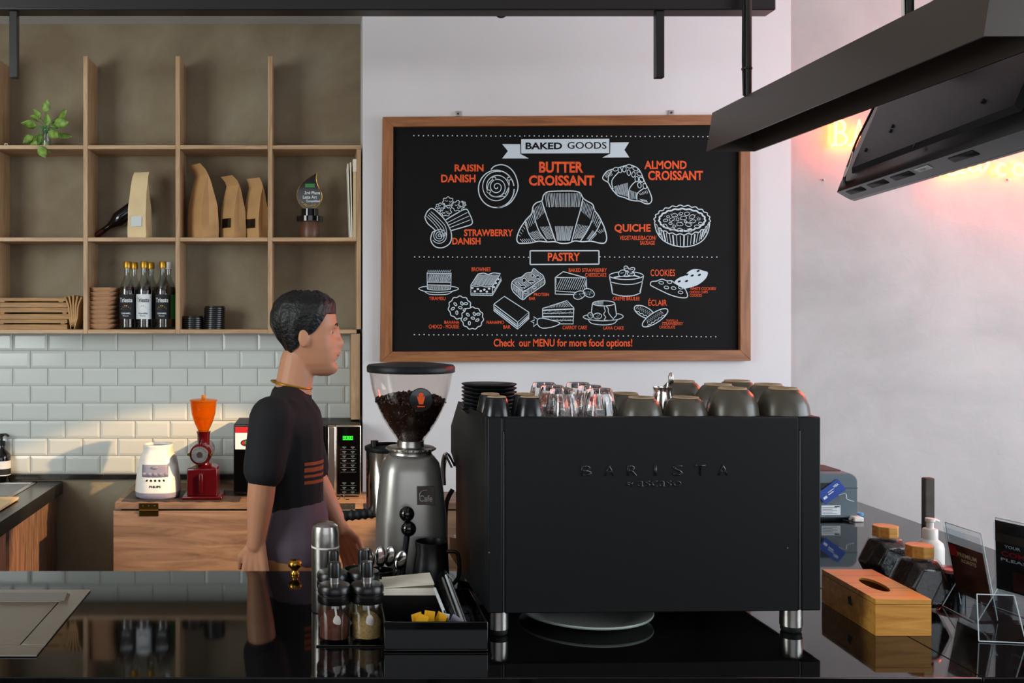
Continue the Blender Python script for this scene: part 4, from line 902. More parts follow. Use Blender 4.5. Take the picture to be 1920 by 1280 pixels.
# condiment jars
def jar(lb, px, d, fill, fm):
    t = thing('condiment_jar', lb, 'condiment jar', (X(px, d), d, ZC+.004), 0, 'lever lid condiment jars')
    MB().lathe([(.001, 0), (.031, 0), (.0335, .004), (.034, .078), (.0325, .082), (.0305, .082), (.032, .076), (.0315, .007), (.001, .004)], n=36, cap=False).build('glass_body', M['glass2'], t)
    if fill:
        rg = []
        for i, (r, z) in enumerate([(.001, .005), (.031, .008), (.0312, fill*.8)]): rg.append([(r*math.cos(2*PI*j/32), r*math.sin(2*PI*j/32), z+(.006*math.sin(2*PI*j/32*1) if i == 2 else 0)) for j in range(32)])
        rg.append([(.02*math.cos(2*PI*j/32), .02*math.sin(2*PI*j/32), fill*1.05+.003*math.sin(2*PI*j/32)) for j in range(32)]); rg.append([(.001*math.cos(2*PI*j/32), .001*math.sin(2*PI*j/32), fill*1.25) for j in range(32)])
        MB().loft(rg).build('filling', M[fm], t)
    q = MB().lathe([(.0345, .080), (.036, .083), (.036, .096), (.034, .098), (.034, .101), (.036, .103), (.036, .112), (.033, .117), (.018, .120), (.001, .120)], n=40).build('lid', M['blackp'], t)
    MB().lathe([(.0115, .119), (.0115, .133)], n=24).build('metal_collar', M['steel'], q)
    MB().lathe([(.0135, .133), (.0135, .160), (.012, .164), (.001, .165)], n=24).build('knob', M['blackp'], q)
    mb = MB(); mb.tube([(0, -.006, .118), (.001, -.014, .075), (.004, -.022, .055)], .0022, 8); mb.ball((.005, -.0245, .044), .0105, (.8, .35, 1.35), 14, 10); mb.build('spoon', M['white'], t)
    return t
jar('condiment jar of brown powder at the front left', 627, 2.12, .052, 'choc'); jar('condiment jar of light brown sugar at the front right', 688, 2.125, .048, 'sugar')
jar('condiment jar behind the brown powder jar, beside the thermos', 624, 2.225, .04, 'choc'); jar('condiment jar behind the sugar jar, beside the black caddy', 682, 2.232, .04, 'sugar')
t = thing('jar_tray', 'low black tray under the four condiment jars', 'tray', (X(655, 2.17), 2.175, ZC))
mb = MB(); mb.box(-.072, .070, -.092, .094, .0005, .0035); mb.build('tray_plate', M['blackg'], t, .001)
# caddy
cy0, cy1 = 2.052, 2.30; cx0, cx1 = X(720, cy0), X(915, cy0)
t = thing('black_caddy', 'deep black organiser box with napkins and sachets in front of the grinder', 'organiser box', ((cx0+cx1)/2, (cy0+cy1)/2, ZC))
mb = MB(); th_ = .004; H = .062
mb.box(cx0, cx1, cy0, cy1, ZC+.001, ZC+.005); mb.box(cx0, cx1, cy0, cy0+th_, ZC+.005, ZC+H); mb.box(cx0, cx1, cy1-th_, cy1, ZC+.005, ZC+H); mb.box(cx0, cx0+th_, cy0+th_, cy1-th_, ZC+.005, ZC+H); mb.box(cx1-th_, cx1, cy0+th_, cy1-th_, ZC+.005, ZC+H)
mb.build('box_body', M['blackg'], t, .0015, w=True)
MB().box(cx0+th_, X(825, 2.2), 2.206, 2.210, ZC+.005, ZC+.072).build('divider', M['blackp'], t, w=True)
MB().box(X(825, 2.2), X(825, 2.2)+.003, cy0+th_, cy1-th_, ZC+.005, ZC+H-.002).build('divider', M['blackp'], t, w=True)
t = thing('napkin_stack', 'stack of cream paper napkins in the back of the black organiser', 'napkins', (X(760, 2.245), 2.245, ZC+.0055))
rg = [[(-.062-.0+.004*math.sin(k), -.03, z), (.067+.003*math.cos(k*2), -.03, z), (.062, .048, z), (-.058, .048, z)] for k, z in enumerate([0, .02, .04, .06, .07, .08])]
MB().loft(rg).build('napkins_pile', M['paper'], t, .002)
MB().add([(-.055, -.031, .0805), (.062, -.031, .0885), (.06, .046, .094), (-.05, .046, .083), (-.055, -.031, .0825), (.062, -.031, .0905), (.06, .046, .096), (-.05, .046, .085)], [(0, 1, 2, 3), (7, 6, 5, 4), (0, 4, 5, 1), (1, 5, 6, 2), (2, 6, 7, 3), (3, 7, 4, 0)]).build('top_napkin', M['paper'], t)
for k, (px, a, m_, lb) in enumerate(((780, -16, 'yellow', 'yellow sugar sachet, largest and leftmost in the organiser'), (791, 14, 'yellow', 'yellow sugar sachet, second from the left in the organiser'), (800, -6, 'yellow', 'yellow sugar sachet between the other yellow ones'), (810, -24, 'yellow', 'yellow sugar sachet nearest the grey sachets'), (826, -8, 'label', 'pale sachet next to the yellow sachets'), (838, -26, 'lav', 'grey sachet next to the plastic wrapped straws'))):
    d = 2.085+.008*k*(1 if k < 4 else .6)
    t = thing('sugar_sachet', lb, 'sachet', (X(px, d), d, ZC+.006+(.0 if k < 4 else -.000)), (math.radians(8), math.radians(-a), math.radians(a)), 'sachets in the organiser')
    hh_ = .068 if k < 4 else .062
    mb = MB(); mb.loft([[(-.011, -.0005, 0), (.011, -.0005, 0), (.011, .0005, 0), (-.011, .0005, 0)], [(-.011, -.002, hh_*.15), (.011, -.002, hh_*.15), (.011, .002, hh_*.15), (-.011, .002, hh_*.15)], [(-.011, -.002, hh_*.85), (.011, -.002, hh_*.85), (.011, .002, hh_*.85), (-.011, .002, hh_*.85)], [(-.011, -.0005, hh_), (.011, -.0005, hh_), (.011, .0005, hh_), (-.011, .0005, hh_)]])
    mb.build('sachet_body', M[m_], t)
t = thing('straw_packet', 'clear plastic pouch of straws leaning out of the organiser', 'straw packet', (X(868, 2.1), 2.11, ZC+.0062))
base = Vector((.012, .0, .004)); tip = Vector((-.018, .18, .100))
MB().tube([base+Vector((0, -.0, 0)), base.lerp(tip, .15), base.lerp(tip, .5), base.lerp(tip, .9), tip], [.004, .026, .028, .02, .004], 14, flat=.6).build('plastic_pouch', M['acryl'], t)
for k, (a, b) in enumerate(((-.008, 0), (0, .006), (.009, -.002), (.004, -.008))):
    MB().tube([base.lerp(tip, .08)+Vector((a, 0, b)), base.lerp(tip, .88)+Vector((a, 0, b))], .003, 8).build('straw', M['label' if k % 2 else 'steel'], t)
t = thing('white_straw', 'single white straw leaning beside the plastic pouch in the organiser', 'straw', (X(856, 2.08), 2.085, ZC+.0062))
MB().tube([(0, 0, .003), (-.034, .10, .088)], .0036, 10).build('straw_tube', M['label'], t)
# spoon cup
t = thing('spoon_cup', 'black cup holding upturned teaspoons behind the jars', 'cup', (X(714, 2.378), 2.380, ZC))
MB().lathe([(.001, .001), (.026, .001), (.030, .055), (.031, .085), (.029, .085), (.028, .055), (.024, .006), (.001, .006)], n=28, cap=False).build('cup_wall', M['blackp'], t)
sp0 = None
for k, (a, b, ro) in enumerate(((-.030, -.004, -.20), (-.006, -.012, .0), (.012, .004, .17), (.034, -.006, .36))):
    lb = ['teaspoon leaning leftmost in the black cup', 'teaspoon upright in front in the black cup', 'teaspoon right of the middle in the black cup', 'teaspoon tilted rightmost in the black cup'][k]
    L = (X(714, 2.378)+a*.25, 2.380+b*.8, ZC+.0065)
    if sp0 is None:
        sp0 = s_ = thing('teaspoon', lb, 'spoon', L, (0, ro, .3), 'teaspoons in the black cup')
        MB().tube([(0, 0, .003), (0, 0, .088)], [.004, .0025], 8, flat=.5).build('handle', M['chrome'], s_)
        MB().ball((0, -.002, .112), .0165, (.85, .28, 1.5), 18, 12).build('bowl', M['chrome'], s_)
    else: dup(sp0, L, (0, ro, .3-k*.2), lb)
t = thing('green_bowl', 'dark green bowl rim behind the right condiment jar', 'bowl', (X(672, 2.44), 2.45, ZC))
MB().lathe([(.001, .001), (.02, .001), (.032, .03), (.035, .07), (.0335, .07), (.030, .032), (.018, .005), (.001, .005)], n=28, cap=False).build('bowl_wall', mat('dark_green_glaze', '2a3026', .25), t)
# ---------------------------------------------------------------- big grinder
gx, gd = X(770, 2.5), 2.5
t = thing('espresso_grinder', 'tall silver espresso grinder with a clear bean hopper', 'espresso grinder', (gx, gd, ZC))
se = dict(n=56, e=3)
MB().lathe([(.001, .003), (.090, .003), (.090, .05), (.089, .075), (.088, .12), (.086, .2), (.079, .27), (.075, .305), (.070, .325), (.060, .338), (.053, .345)], a0=0, **se).build('motor_body', M['silver'], t, ang=60)
MB().lathe([(.053, .345), (.052, .352), (.050, .354)], n=40).build('top_ring', M['steel'], t)
mb = MB(); mb.lathe([(.058, .354), (.061, .356), (.061, .361), (.058, .363), (.034, .364), (.033, .378), (.031, .380)], n=48)
for k in range(28): a = k*2*PI/28; mb.ball((.0605*math.cos(a), .0605*math.sin(a), .3585), .0035, (1, 1, .7), 8, 6)
mb.build('adjusting_collar', M['steel'], t)
hp = MB().lathe([(.0315, .37), (.036, .383), (.052, .405), (.070, .435), (.086, .470), (.097, .505), (.103, .54), (.1055, .552), (.1035, .552), (.101, .54), (.095, .505), (.084, .470), (.068, .436), (.050, .407), (.034, .385), (.029, .372)], n=64, cap=False).build('hopper', M['glassh'], t, ang=60)
MB().lathe([(.001, .550), (.1095, .550), (.1105, .553), (.1105, .563), (.107, .568), (.07, .572), (.001, .574)], n=56).build('hopper_lid', M['blackm'], hp)
mb = MB(); pr = [(.028, .375), (.033, .388), (.049, .409), (.067, .438), (.081, .466), (.0855, .475)]
mb.lathe(pr+[(.06, .482), (.03, .487), (.001, .489)], n=48)
def brad(z):
    for (r0, z0), (r1, z1) in zip(pr, pr[1:]):
        if z0 <= z <= z1: return r0+(r1-r0)*(z-z0)/(z1-z0)
    return .084
for k in range(900):
    a = random.uniform(0, 2*PI)
    if k < 480: r_ = .086*math.sqrt(random.random()); z = .476+.012*(1-r_/.086)+random.uniform(0, .008)+.006*math.sin(a)
    else: z = random.uniform(.385, .478); r_ = brad(z)-.003
    m = Matrix.Translation((r_*math.cos(a), r_*math.sin(a), z)) @ Euler((random.uniform(0, 6), random.uniform(0, 6), 0)).to_matrix().to_4x4(); mb.M = m
    mb.ball((0, 0, 0), .0052, (1, .62, .7), 7, 5)
mb.M = None; q = mb.build('coffee_beans', M['bean'], t); q['kind'] = 'stuff'
q = MB().lathe([(.001, -.0985), (.0275, -.098), (.029, -.096), (.028, -.09)], (.016, 0, .488), 36, 'Y').build('hopper_badge', M['blackg'], t)
mb = MB(); mb.lathe([(.001, -.0995), (.006, -.0993)], (.016, 0, .500), 12, 'Y'); mb.add([(.006, -.0993, .497), (.026, -.0993, .497), (.021, -.0993, .478), (.011, -.0993, .478)], [(0, 1, 2, 3)]); mb.add([(.006, -.0993, .474), (.026, -.0993, .474), (.024, -.0993, .471), (.008, -.0993, .471)], [(0, 1, 2, 3)]); mb.build('badge_print', M['orange'], q)
q = MB().box(.008, .050, -.0835, -.072, .232, .277).build('name_plate', M['darkw'], t, .001)
mb = MB(); put_text(mb, 'Cafe', .013, .045, .240, .256, lambda a, z: (a, -.0841, z), .02); mb.tube([(.028+.014*math.cos(a*.3), -.084, .256+.012*math.sin(a*.3)) for a in range(4, 18)], .0008, 6); mb.build('plate_lettering', M['silver'], q)
# doser behind
MB().lathe([(.001, .17), (.058, .17), (.060, .18), (.060, .335)], (-.046, .125, 0), 40).build('doser_chamber', M['chrome'], t)
MB().lathe([(.062, .335), (.064, .338), (.064, .346), (.05, .352), (.001, .354)], (-.046, .125, 0), 40).build('doser_lid', M['blackm'], t)
mb = MB(); mb.lathe([(.010, .349), (.010, .365), (.001, .366)], (-.085, .10, 0), 14); mb.tube([(-.085, .10, .357), (-.03, .11, .356)], .004); mb.build('doser_lever', M['blackp'], t)
mb = MB(); pts = [(-.165+k*.004, .10, .168+k*.0004) for k in range(24)]; mb.tube(pts, [.0085 if k == 0 else .0128+.0018*math.sin(k*1.5) for k in range(24)], 14); mb.tube([(-.075, .1, .177), (-.03, .1, .179)], .006); mb.build('ribbed_handle', M['rubber'], t)
MB().lathe([(.001, .372), (.012, .372)], (0, 0, 0), 8).v if 0 else None
# black tamping tools in front of the grinder
t = thing('black_pitcher', 'black milk pitcher in front of the espresso grinder', 'pitcher', (X(795, 2.32), 2.345, ZC+.0))
Lx = 0
t.location = (.2625, 2.357, ZC)
MB().lathe([(.001, .001), (.043, .001), (.045, .006), (.046, .06), (.040, .11), (.036, .135), (.038, .158), (.0365, .158), (.034, .135), (.038, .11), (.044, .06), (.042, .008), (.001, .006)], n=32, cap=False).build('pitcher_body', M['blackp'], t)
MB().tube(catmull([(.036, -.006, .135), (.062, -.008, .13), (.065, -.009, .08), (.044, -.006, .05)]), .0045, 8).build('handle', M['blackp'], t)
for k, (px, py, d, lb) in enumerate(((763, 963, 2.385, 'upper round black knob against the silver grinder body'), (766, 991, 2.375, 'lower round black knob against the silver grinder body'))):
    pass
t = thing('tamper_stand', 'black tamper stand with two round knobs before the silver grinder', 'tamper stand', (X(772, 2.375), 2.385, 0))
zt_ = Z(1050, 2.385)
t.location.z = ZC
# stands behind the caddy on the bar
t.location = (.193, 2.376, ZC)
s2 = 2.376/F
MB().lathe([(.001, .001), (.0185, .001), (.0185, .01), (.010, .016), (.010, .05), (.001, .05)], n=24).build('stand_base', M['blackm'], t)
MB().tube([(0, 0, .05), ((764-752)*s2, -.002, (1135-1000)*s2)], .007, 12).build('stand_post', M['blackm'], t)
MB().ball(((763-752)*s2, .0, (1135-963)*s2), .0185, n=24, m=16).build('knob', M['blackg'], t)
MB().ball(((766-752)*s2, -.004, (1135-990)*s2), .0185, n=24, m=16).build('knob', M['blackg'], t)
# ---------------------------------------------------------------- espresso machine
mx0, my0 = X(915, 2.135), 2.135; ry = math.radians(1.6)
t = thing('espresso_machine', 'large matte black espresso machine seen from the guest side', 'espresso machine', (mx0, my0, ZC), ry)
Wm = X(1541, 2.152)-mx0; zb0, zt0 = .054, .4735; PX = lambda px: (px-915)/874
MB().box(0, PX(943), 0, .03, zb0, zt0).build('corner_post', M['blackm'], t, .003)
MB().box(PX(1510), Wm, 0, .03, zb0, zt0).build('corner_post', M['blackm'], t, .003)
MB().box(PX(946.5), PX(1506.5), .0015, .03, zb0-.001, zt0).build('back_panel', M['blackm'], t, .0025)
bp_ = t.children[-1]
MB().box(PX(943)+.0003, PX(946.5)-.0003, .006, .03, zb0, zt0-.028).build('groove', M['rubber'], t)
MB().box(PX(1506.5)+.0003, PX(1510)-.0003, .006, .03, zb0, zt0-.028).build('groove', M['rubber'], t)
MB().box(PX(943), PX(946.5), .0015, .03, zt0-.028, zt0).build('groove_cap', M['blackm'], t)
MB().box(PX(1506.5), PX(1510), .0015, .03, zt0-.028, zt0).build('groove_cap', M['blackm'], t)
mb = MB(); n_ = 0
for i, chh in enumerate('BARISTA'):
    x0 = PX(1092+i*43.3); w_ = {'I': 4}.get(chh, 19)/874; x0 += (.0095 if chh == 'I' else 0)
    v, f = text2d(chh, 0, 1); put_text(mb, chh, x0, x0+w_, Z(893, 2.135)-ZC, Z(873, 2.135)-ZC, lambda a, z: (a, .0006, z), .0)
put_text(mb, 'BY', PX(1178), PX(1190), Z(913, 2.135)-ZC, Z(905, 2.135)-ZC, lambda a, z: (a, .0006, z), 0); put_text(mb, 'ascaso', PX(1198), PX(1281), Z(914, 2.135)-ZC, Z(902, 2.135)-ZC, lambda a, z: (a, .0006, z), .0)
for a in (944.6, 1508.0): MB().box(PX(a), PX(a)+.0009, .0006, .004, zb0+.002, zt0-.03).build('groove_glint', M['silver'], t)  # silver strips paint in the bright highlight along the groove bevels
q = mb.build('raised_lettering', mat('satin_black', '1c1f22', .25), bp_); q.modifiers.new('s', 'SOLIDIFY').thickness = .0016; q.modifiers['s'].offset = 0
for a, b in ((PX(918)-.001, .185), (PX(1484), .19)): MB().lathe([(.0014, -.001), (.002, .0008)], (a, 0, b), 8, 'Y').build('panel_screw', M['steel'], t)
tr = .447
MB().box(.004, Wm-.004, .03, .43, zb0+.004, tr).build('boiler_housing', M['blackm'], t)
for a, b in ((0, .004), (Wm-.004, Wm)):
    MB().prism([(0.03, zb0), (.03, zt0), (.385, zt0+.001), (.50, .40), (.50, .33), (.42, .30), (.42, .12), (.52, .10), (.52, zb0)], a, b, 'X').build('side_panel', M['blackm'], t, .001)
MB().box(.004, Wm-.004, .381, .385, tr, zt0).build('tray_rail', M['blackm'], t)
mb = MB()
for k in range(26): mb.box(.02+k*.0262, .034+k*.0262, .05, .375, tr+.0004, tr+.0022)
mb.build('cup_tray', M['steel'], t)
MB().box(.01, Wm-.01, .43, .50, .30, .40).build('group_hood', M['blackm'], t, .004)
MB().box(.01, Wm-.01, .43, .53, zb0, .105).build('drip_tray', M['steel'], t, .003)
for k in (.2, .5):
    mb = MB(); mb.lathe([(.032, .24), (.036, .25), (.036, .30)], (k, .45, 0), 28); mb.build('group_head', M['chrome'], t)
    mb = MB(); mb.lathe([(.033, .215), (.035, .24)], (k, .45, 0), 28); mb.tube([(k, .48, .228), (k, .62, .215)], .013, 12); mb.build('portafilter', M['blackp'], t)
for k in (.045, .665):
    MB().tube(catmull([(k, .505, .33), (k, .53, .30), (k, .55, .2), (k, .56, .12)]), .005, 10).build('steam_wand', M['chrome'], t)
    MB().lathe([(.022, .50), (.024, .51), (.022, .53), (.001, .532)], (k, 0, .365), 20, 'Y').build('steam_knob', M['blackg'], t)
MB().tube(catmull([(-.003, .44, .30), (-.02, .45, .33), (-.026, .46, .30), (-.026, .46, .25)]), .007, 12).build('hot_water_spout', M['chrome'], t)
MB().tube(catmull([(-.003, .45, .24), (-.02, .45, .2), (-.022, .45, .10), (-.018, .45, .02)]), .006, 10).build('hose', M['rubber'], t)
for k, yy in ((PX(939), .035), (PX(1506), .035), (PX(939), .43), (PX(1506)-.02, .43)):
    q = MB().lathe([(.0235, .013), (.0235, .0535)], (k, yy, 0), 28).build('foot', M['steel'], t)
    MB().lathe([(.020, .0005), (.022, .004), (.022, .0128)], (k, yy, 0), 28).build('foot_pad', M['rubber'], q)
t = thing('round_plate', 'large pale green plate lying under the espresso machine', 'plate', (X(1097, 2.29), 2.292, ZC))
MB().lathe([(.001, .0005), (.10, .0005), (.12, .006), (.150, .016), (.1515, .019), (.150, .0215), (.12, .011), (.10, .0055), (.001, .0055)], n=72).build('plate_body', M['plate'], t)
# things on the machine
def mz_(y): return ZC+tr+.0028
sc0 = None; on = ['lowest', 'second from the bottom', 'third from the bottom', 'fourth from the bottom', 'fourth from the top', 'third from the top', 'second from the top', 'topmost']
for i in range(8):
    L = (X(917, 2.40), 2.40+random.uniform(-.002, .002), mz_(0)+i*.0092)
    lb = 'black saucer, %s of the stack on the machine' % on[i]
    if sc0 is None:
        sc0 = s_ = thing('saucer', lb, 'saucer', L, 0, 'black saucers stacked on the machine')
        MB().lathe([(.001, .0003), (.036, .0003), (.040, .003), (.058, .007), (.065, .0115), (.0665, .0135), (.065, .0145), (.05, .0095), (.03, .0075), (.001, .0075)], n=44).build('saucer_body', M['cupb'], s_)
    else: dup(sc0, L, 0, lb)
def cupset(name, cat_, group, prof, m_, spots, ring=None, n=36, handle=None):
    first = None
    for px, d, lb in spots:
        L = (X(px, d), d, mz_(0))
        if first is None:
            first = s_ = thing(name, lb, cat_, L, 0, group)
            MB().lathe(prof, n=n, cap=False).build('cup_wall' if name != 'glass_tumbler' else 'tumbler_wall', m_, s_, ang=50)
            if ring: MB().lathe(ring, n=n, cap=False).build('foot_ring', M['cupr'], s_)
        else: dup(first, L, 0, lb)
EP = [(.0315, 0), (.034, .003), (.034, .010), (.031, .025), (.024, .058), (.021, .062), (.001, .062), (.001, .058), (.022, .056), (.029, .024), (.0315, .01)]
cupset('espresso_cup', 'cup', 'upturned black espresso cups', EP, M['cupb'],
 [(931, 2.205, 'upturned black espresso cup in front of the saucers, near row'), (919, 2.285, 'upturned black espresso cup in front of the saucers, far row'), (993, 2.205, 'upturned black espresso cup beside the glasses, near row'), (984, 2.285, 'upturned black espresso cup beside the glasses, far row')], [(.0212, .0622), (.0195, .0645), (.017, .0645), (.0165, .0622)])
# fluted glasses
def fluted(rs): return rs
def tumbler():
    n = 40; rg = []
    for r, z in [(.0385, 0), (.0385, .008), (.037, .012), (.037, .03), (.032, .055), (.027, .076), (.024, .080), (.001, .080), (.001, .068), (.024, .068), (.0295, .052), (.0345, .028), (.0355, .012), (.0365, .002)]:
        k = .035 if .01 < z < .078 and r > .02 else 0
        rg.append([(r*(1+k*math.cos(10*2*PI*j/n))*math.cos(2*PI*j/n), r*(1+k*math.cos(10*2*PI*j/n))*math.sin(2*PI*j/n), z) for j in range(n)])
    return rg
gt = None
M['tum'] = mat('thick_glass', 'ffffff', .02, trans=1, ior=1.45)
for px, d, lb in ((1054, 2.225, 'upturned fluted glass tumbler in the near row, left'), (1124, 2.225, 'upturned fluted glass tumbler in the near row, right'), (1036, 2.315, 'upturned fluted glass tumbler in the middle row, left'), (1106, 2.315, 'upturned fluted glass tumbler in the middle row, right'), (1020, 2.405, 'upturned fluted glass tumbler in the far row, left'), (1084, 2.405, 'upturned fluted glass tumbler in the far row, right')):
    L = (X(px, d), d, mz_(0))
    if gt is None:
        gt = thing('glass_tumbler', lb, 'glass', L, 0, 'upturned glass tumblers on the machine'); MB().loft(tumbler(), cap=False).build('tumbler_wall', M['tum'], gt, ang=60)
    else: dup(gt, L, random.random(), lb)
SM = [(.046, 0), (.048, .003), (.048, .012), (.045, .030), (.037, .052), (.029, .0595), (.001, .0595), (.001, .056), (.028, .055), (.043, .03), (.046, .01)]
cupset('small_cup', 'cup', 'upturned small taupe cups', SM, M['cupg'],
 [(1202, 2.215, 'upturned small taupe cup next to the glasses, near row'), (1285, 2.215, 'upturned small taupe cup in the middle of the near row'), (1172, 2.325, 'upturned small taupe cup behind the glasses')], [(.0292, .0598), (.028, .0625), (.0255, .0625), (.0245, .0598)])
BG = [(.054, 0), (.057, .004), (.057, .020), (.053, .045), (.044, .066), (.034, .0775), (.030, .0785), (.001, .0785), (.001, .074), (.030, .073), (.050, .045), (.054, .018)]
cupset('cappuccino_bowl', 'cup', 'upturned large taupe cups', BG, M['cupg'],
 [(1373, 2.22, 'upturned large taupe cup third along the near row'), (1468, 2.22, 'upturned large taupe cup at the end of the near row'), (1346, 2.34, 'upturned large taupe cup in the middle row, left'), (1440, 2.34, 'upturned large taupe cup in the middle row, right'),
  (1278, 2.445, 'upturned large taupe cup in the back, beside the silver pourer'), (1382, 2.458, 'upturned large taupe cup furthest back')], [(.0305, .0788), (.030, .0825), (.027, .0825), (.0265, .0788)])
t = thing('silver_pourer', 'silver milk jug with an upright spoon among the cups', 'milk jug', (X(1243, 2.33), 2.33, mz_(0)))
MB().lathe([(.001, .001), (.026, .001), (.028, .01), (.026, .045), (.021, .062), (.023, .075), (.0215, .075), (.019, .062), (.025, .04), (.001, .006)], n=28, cap=False).build('jug_body', M['chrome'], t)
mb = MB(); mb.tube([(0, 0, .01), (.012, 0, .085)], .0025); mb.ball((.019, 0, .094), .012, (.55, .6, 1.3), 12, 10); mb.build('spoon', M['chrome'], t)
# ---------------------------------------------------------------- things at the right end of the bar
t = thing('receipt_printer', 'blue grey receipt printer at the wall end of the bar', 'printer', (X(1608, 3.35)-.20, 3.35, ZC))
rr = .03; Wp, Hp = .20, .158
pf = [(0, .008)]+[(Wp, .008)]+[(Wp-rr+rr*math.cos(a), Hp-rr+rr*math.sin(a)) for a in [PI/2*i/8 for i in range(9)]]+[(rr*0+.02+.02*math.cos(PI/2+PI/2*i/8), Hp-.02+.02*math.sin(PI/2+PI/2*i/8)) for i in range(9)]
MB().prism(pf, 0, .22).build('printer_case', M['grey'], t, .003)
MB().box(.05, .125, -.001, .03, .104, .126).build('paper_slot', M['rubber'], t)
mb = MB(); mb.box(.125, Wp+.0006, -.0008, .2, .1075, .1092); mb.build('lid_seam', M['rubber'], t)
MB().box(.03, .17, .05, .17, Hp+.0002, Hp+.003).build('top_pad', M['darkw'], t)
q = MB().box(.078, .142, -.0012, .0, .018, .050).build('rating_label', M['label'], t)
mb = MB()
for k in range(5): mb.box(.081, .13-(k % 2)*.015, -.0017, -.0013, .022+k*.005, .0232+k*.005)
mb.box(.122, .139, -.0017, -.0013, .0445, .0485); mb.build('label_print', M['ink'], q)
MB().box(.02, .18, .02, .2, 0, .008).build('foot_bar', M['rubber'], t)
m = Matrix.Translation((.112, -.008, .108)) @ Euler((math.radians(-12), math.radians(-33), 0)).to_matrix().to_4x4()
t = thing('payment_card', 'blue payment card leaning on the front of the printer', 'card', (t.location.x+.108, 3.342, ZC+.098), (math.radians(-10), math.radians(-36), 0))
MB().box(-.043, .043, -.0008, .0008, -.022, .022).build('card_body', M['blue'], t, .0004)
c0 = t.children[0]
mb = MB(); put_text(mb, 'VISA', .014, .034, .004, .012, lambda a, z: (a, -.0012, z), .03); mb.box(-.036, -.022, -.0013, -.0009, -.008, .0); mb.box(-.015, .006, -.0013, -.0009, -.004, -.001); mb.box(-.012, .012, -.0013, -.0009, .003, .005); mb.build('card_print', M['label'], c0)
MB().tube(catmull([(.012, 0, -.022), (.03, -.008, -.03), (.022, -.01, -.045), (.035, -.01, -.064)]), .0012, 6).build('white_string', M['label'], t)
t = thing('white_adapter', 'small white power adapter on the bar at the printer corner', 'adapter', (X(1606, 3.33), 3.33, ZC))
MB().box(-.012, .02, -.01, .03, .0005, .016).build('adapter_block', M['white'], t, .003)
MB().tube(catmull([(-.012, 0, .008), (-.03, -.006, .004), (-.04, .01, .003)]), .002, 6).build('lead', M['blackp'], t)
t = thing('blue_bottle_cap', 'flat pale blue cap lying beside the printer', 'cap', (X(1607, 3.42)+.012, 3.43, ZC))
MB().lathe([(.001, .0005), (.015, .0005), (.015, .008), (.013, .01), (.001, .01)], n=24).build('cap_body', mat('pale_blue_plastic', '4f9fd0', .3), t)
t = thing('upright_post', 'dark wooden post rising behind the wall side edge of the bar', 'post', (X(1740, 3.32), 3.32, 0))
px = .0165
MB().box(-px, px, -.012, .012, 0, Z(895, 3.32)).build('post_shaft', M['darkw'], t, .004)
MB().box(-.024, .10, -.06, .06, 0, .012).build('post_foot', M['darkw'], t, .003)
t.location.x = max(t.location.x, 2.02)
t = thing('pump_bottle', 'white pump bottle behind the honeycomb jars', 'pump bottle', (X(1744, 2.62), 2.62, ZC))
MB().lathe([(.001, .0005), (.031, .0005), (.033, .004), (.033, .082), (.030, .094), (.018, .104), (.018, .108)], n=32).build('bottle_body', M['white'], t)
mb = MB(); mb.lathe([(.0185, .106), (.0185, .128), (.0165, .131), (.009, .132), (.009, .148), (.012, .150), (.012, .158), (.001, .159)], n=28); mb.tube([(0, 0, .1535), (.014, 0, .1535), (.024, 0, .1495)], [.006, .0045, .003], 10); mb.build('pump', M['white'], t)
def hexjar(lb, px, d, W, rot):
    t = thing('honeycomb_jar', lb, 'jar', (X(px, d), d, ZC), rot, 'honeycomb glass jars with wooden lids')
    R = W/2; hz = R*.866; cz = hz+.002; dep = R*.62
    prof = [(R*math.cos(math.radians(a))*f, cz+R*math.sin(math.radians(a))*f) for a in (0, 60, 120, 180, 240, 300) for f in (1,)]
    def ring(y, k): return [(x*k, y, cz+(z-cz)*k) for x, z in prof]
    MB().loft([ring(-dep, .72), ring(-dep*.55, 1), ring(dep*.55, 1), ring(dep, .72)]).build('glass_body', M['glass2'], t, .004, ang=15)
    mb = MB(); mb.loft([ring(-dep*.92, .66), ring(-dep*.5, .93), ring(dep*.5, .93), ring(dep*.92, .66)]); o = mb.build('ground_coffee', M['grounds'], t, .004, ang=15)
    MB().lathe([(R*.42, cz*2-.004), (R*.42, cz*2+.006)], n=28).build('neck', M['glass'], t)
    MB().lathe([(R*.46, cz*2+.002), (R*.46, cz*2+.030)], n=8, a0=PI/8).build('wooden_lid', M['amberw'], t, .0015)
hexjar('honeycomb jar with wooden lid directly behind the tissue box', 1724, 2.35, .136, .15)
hexjar('honeycomb jar with wooden lid, further back of the two', 1660, 2.56, .136, .15)
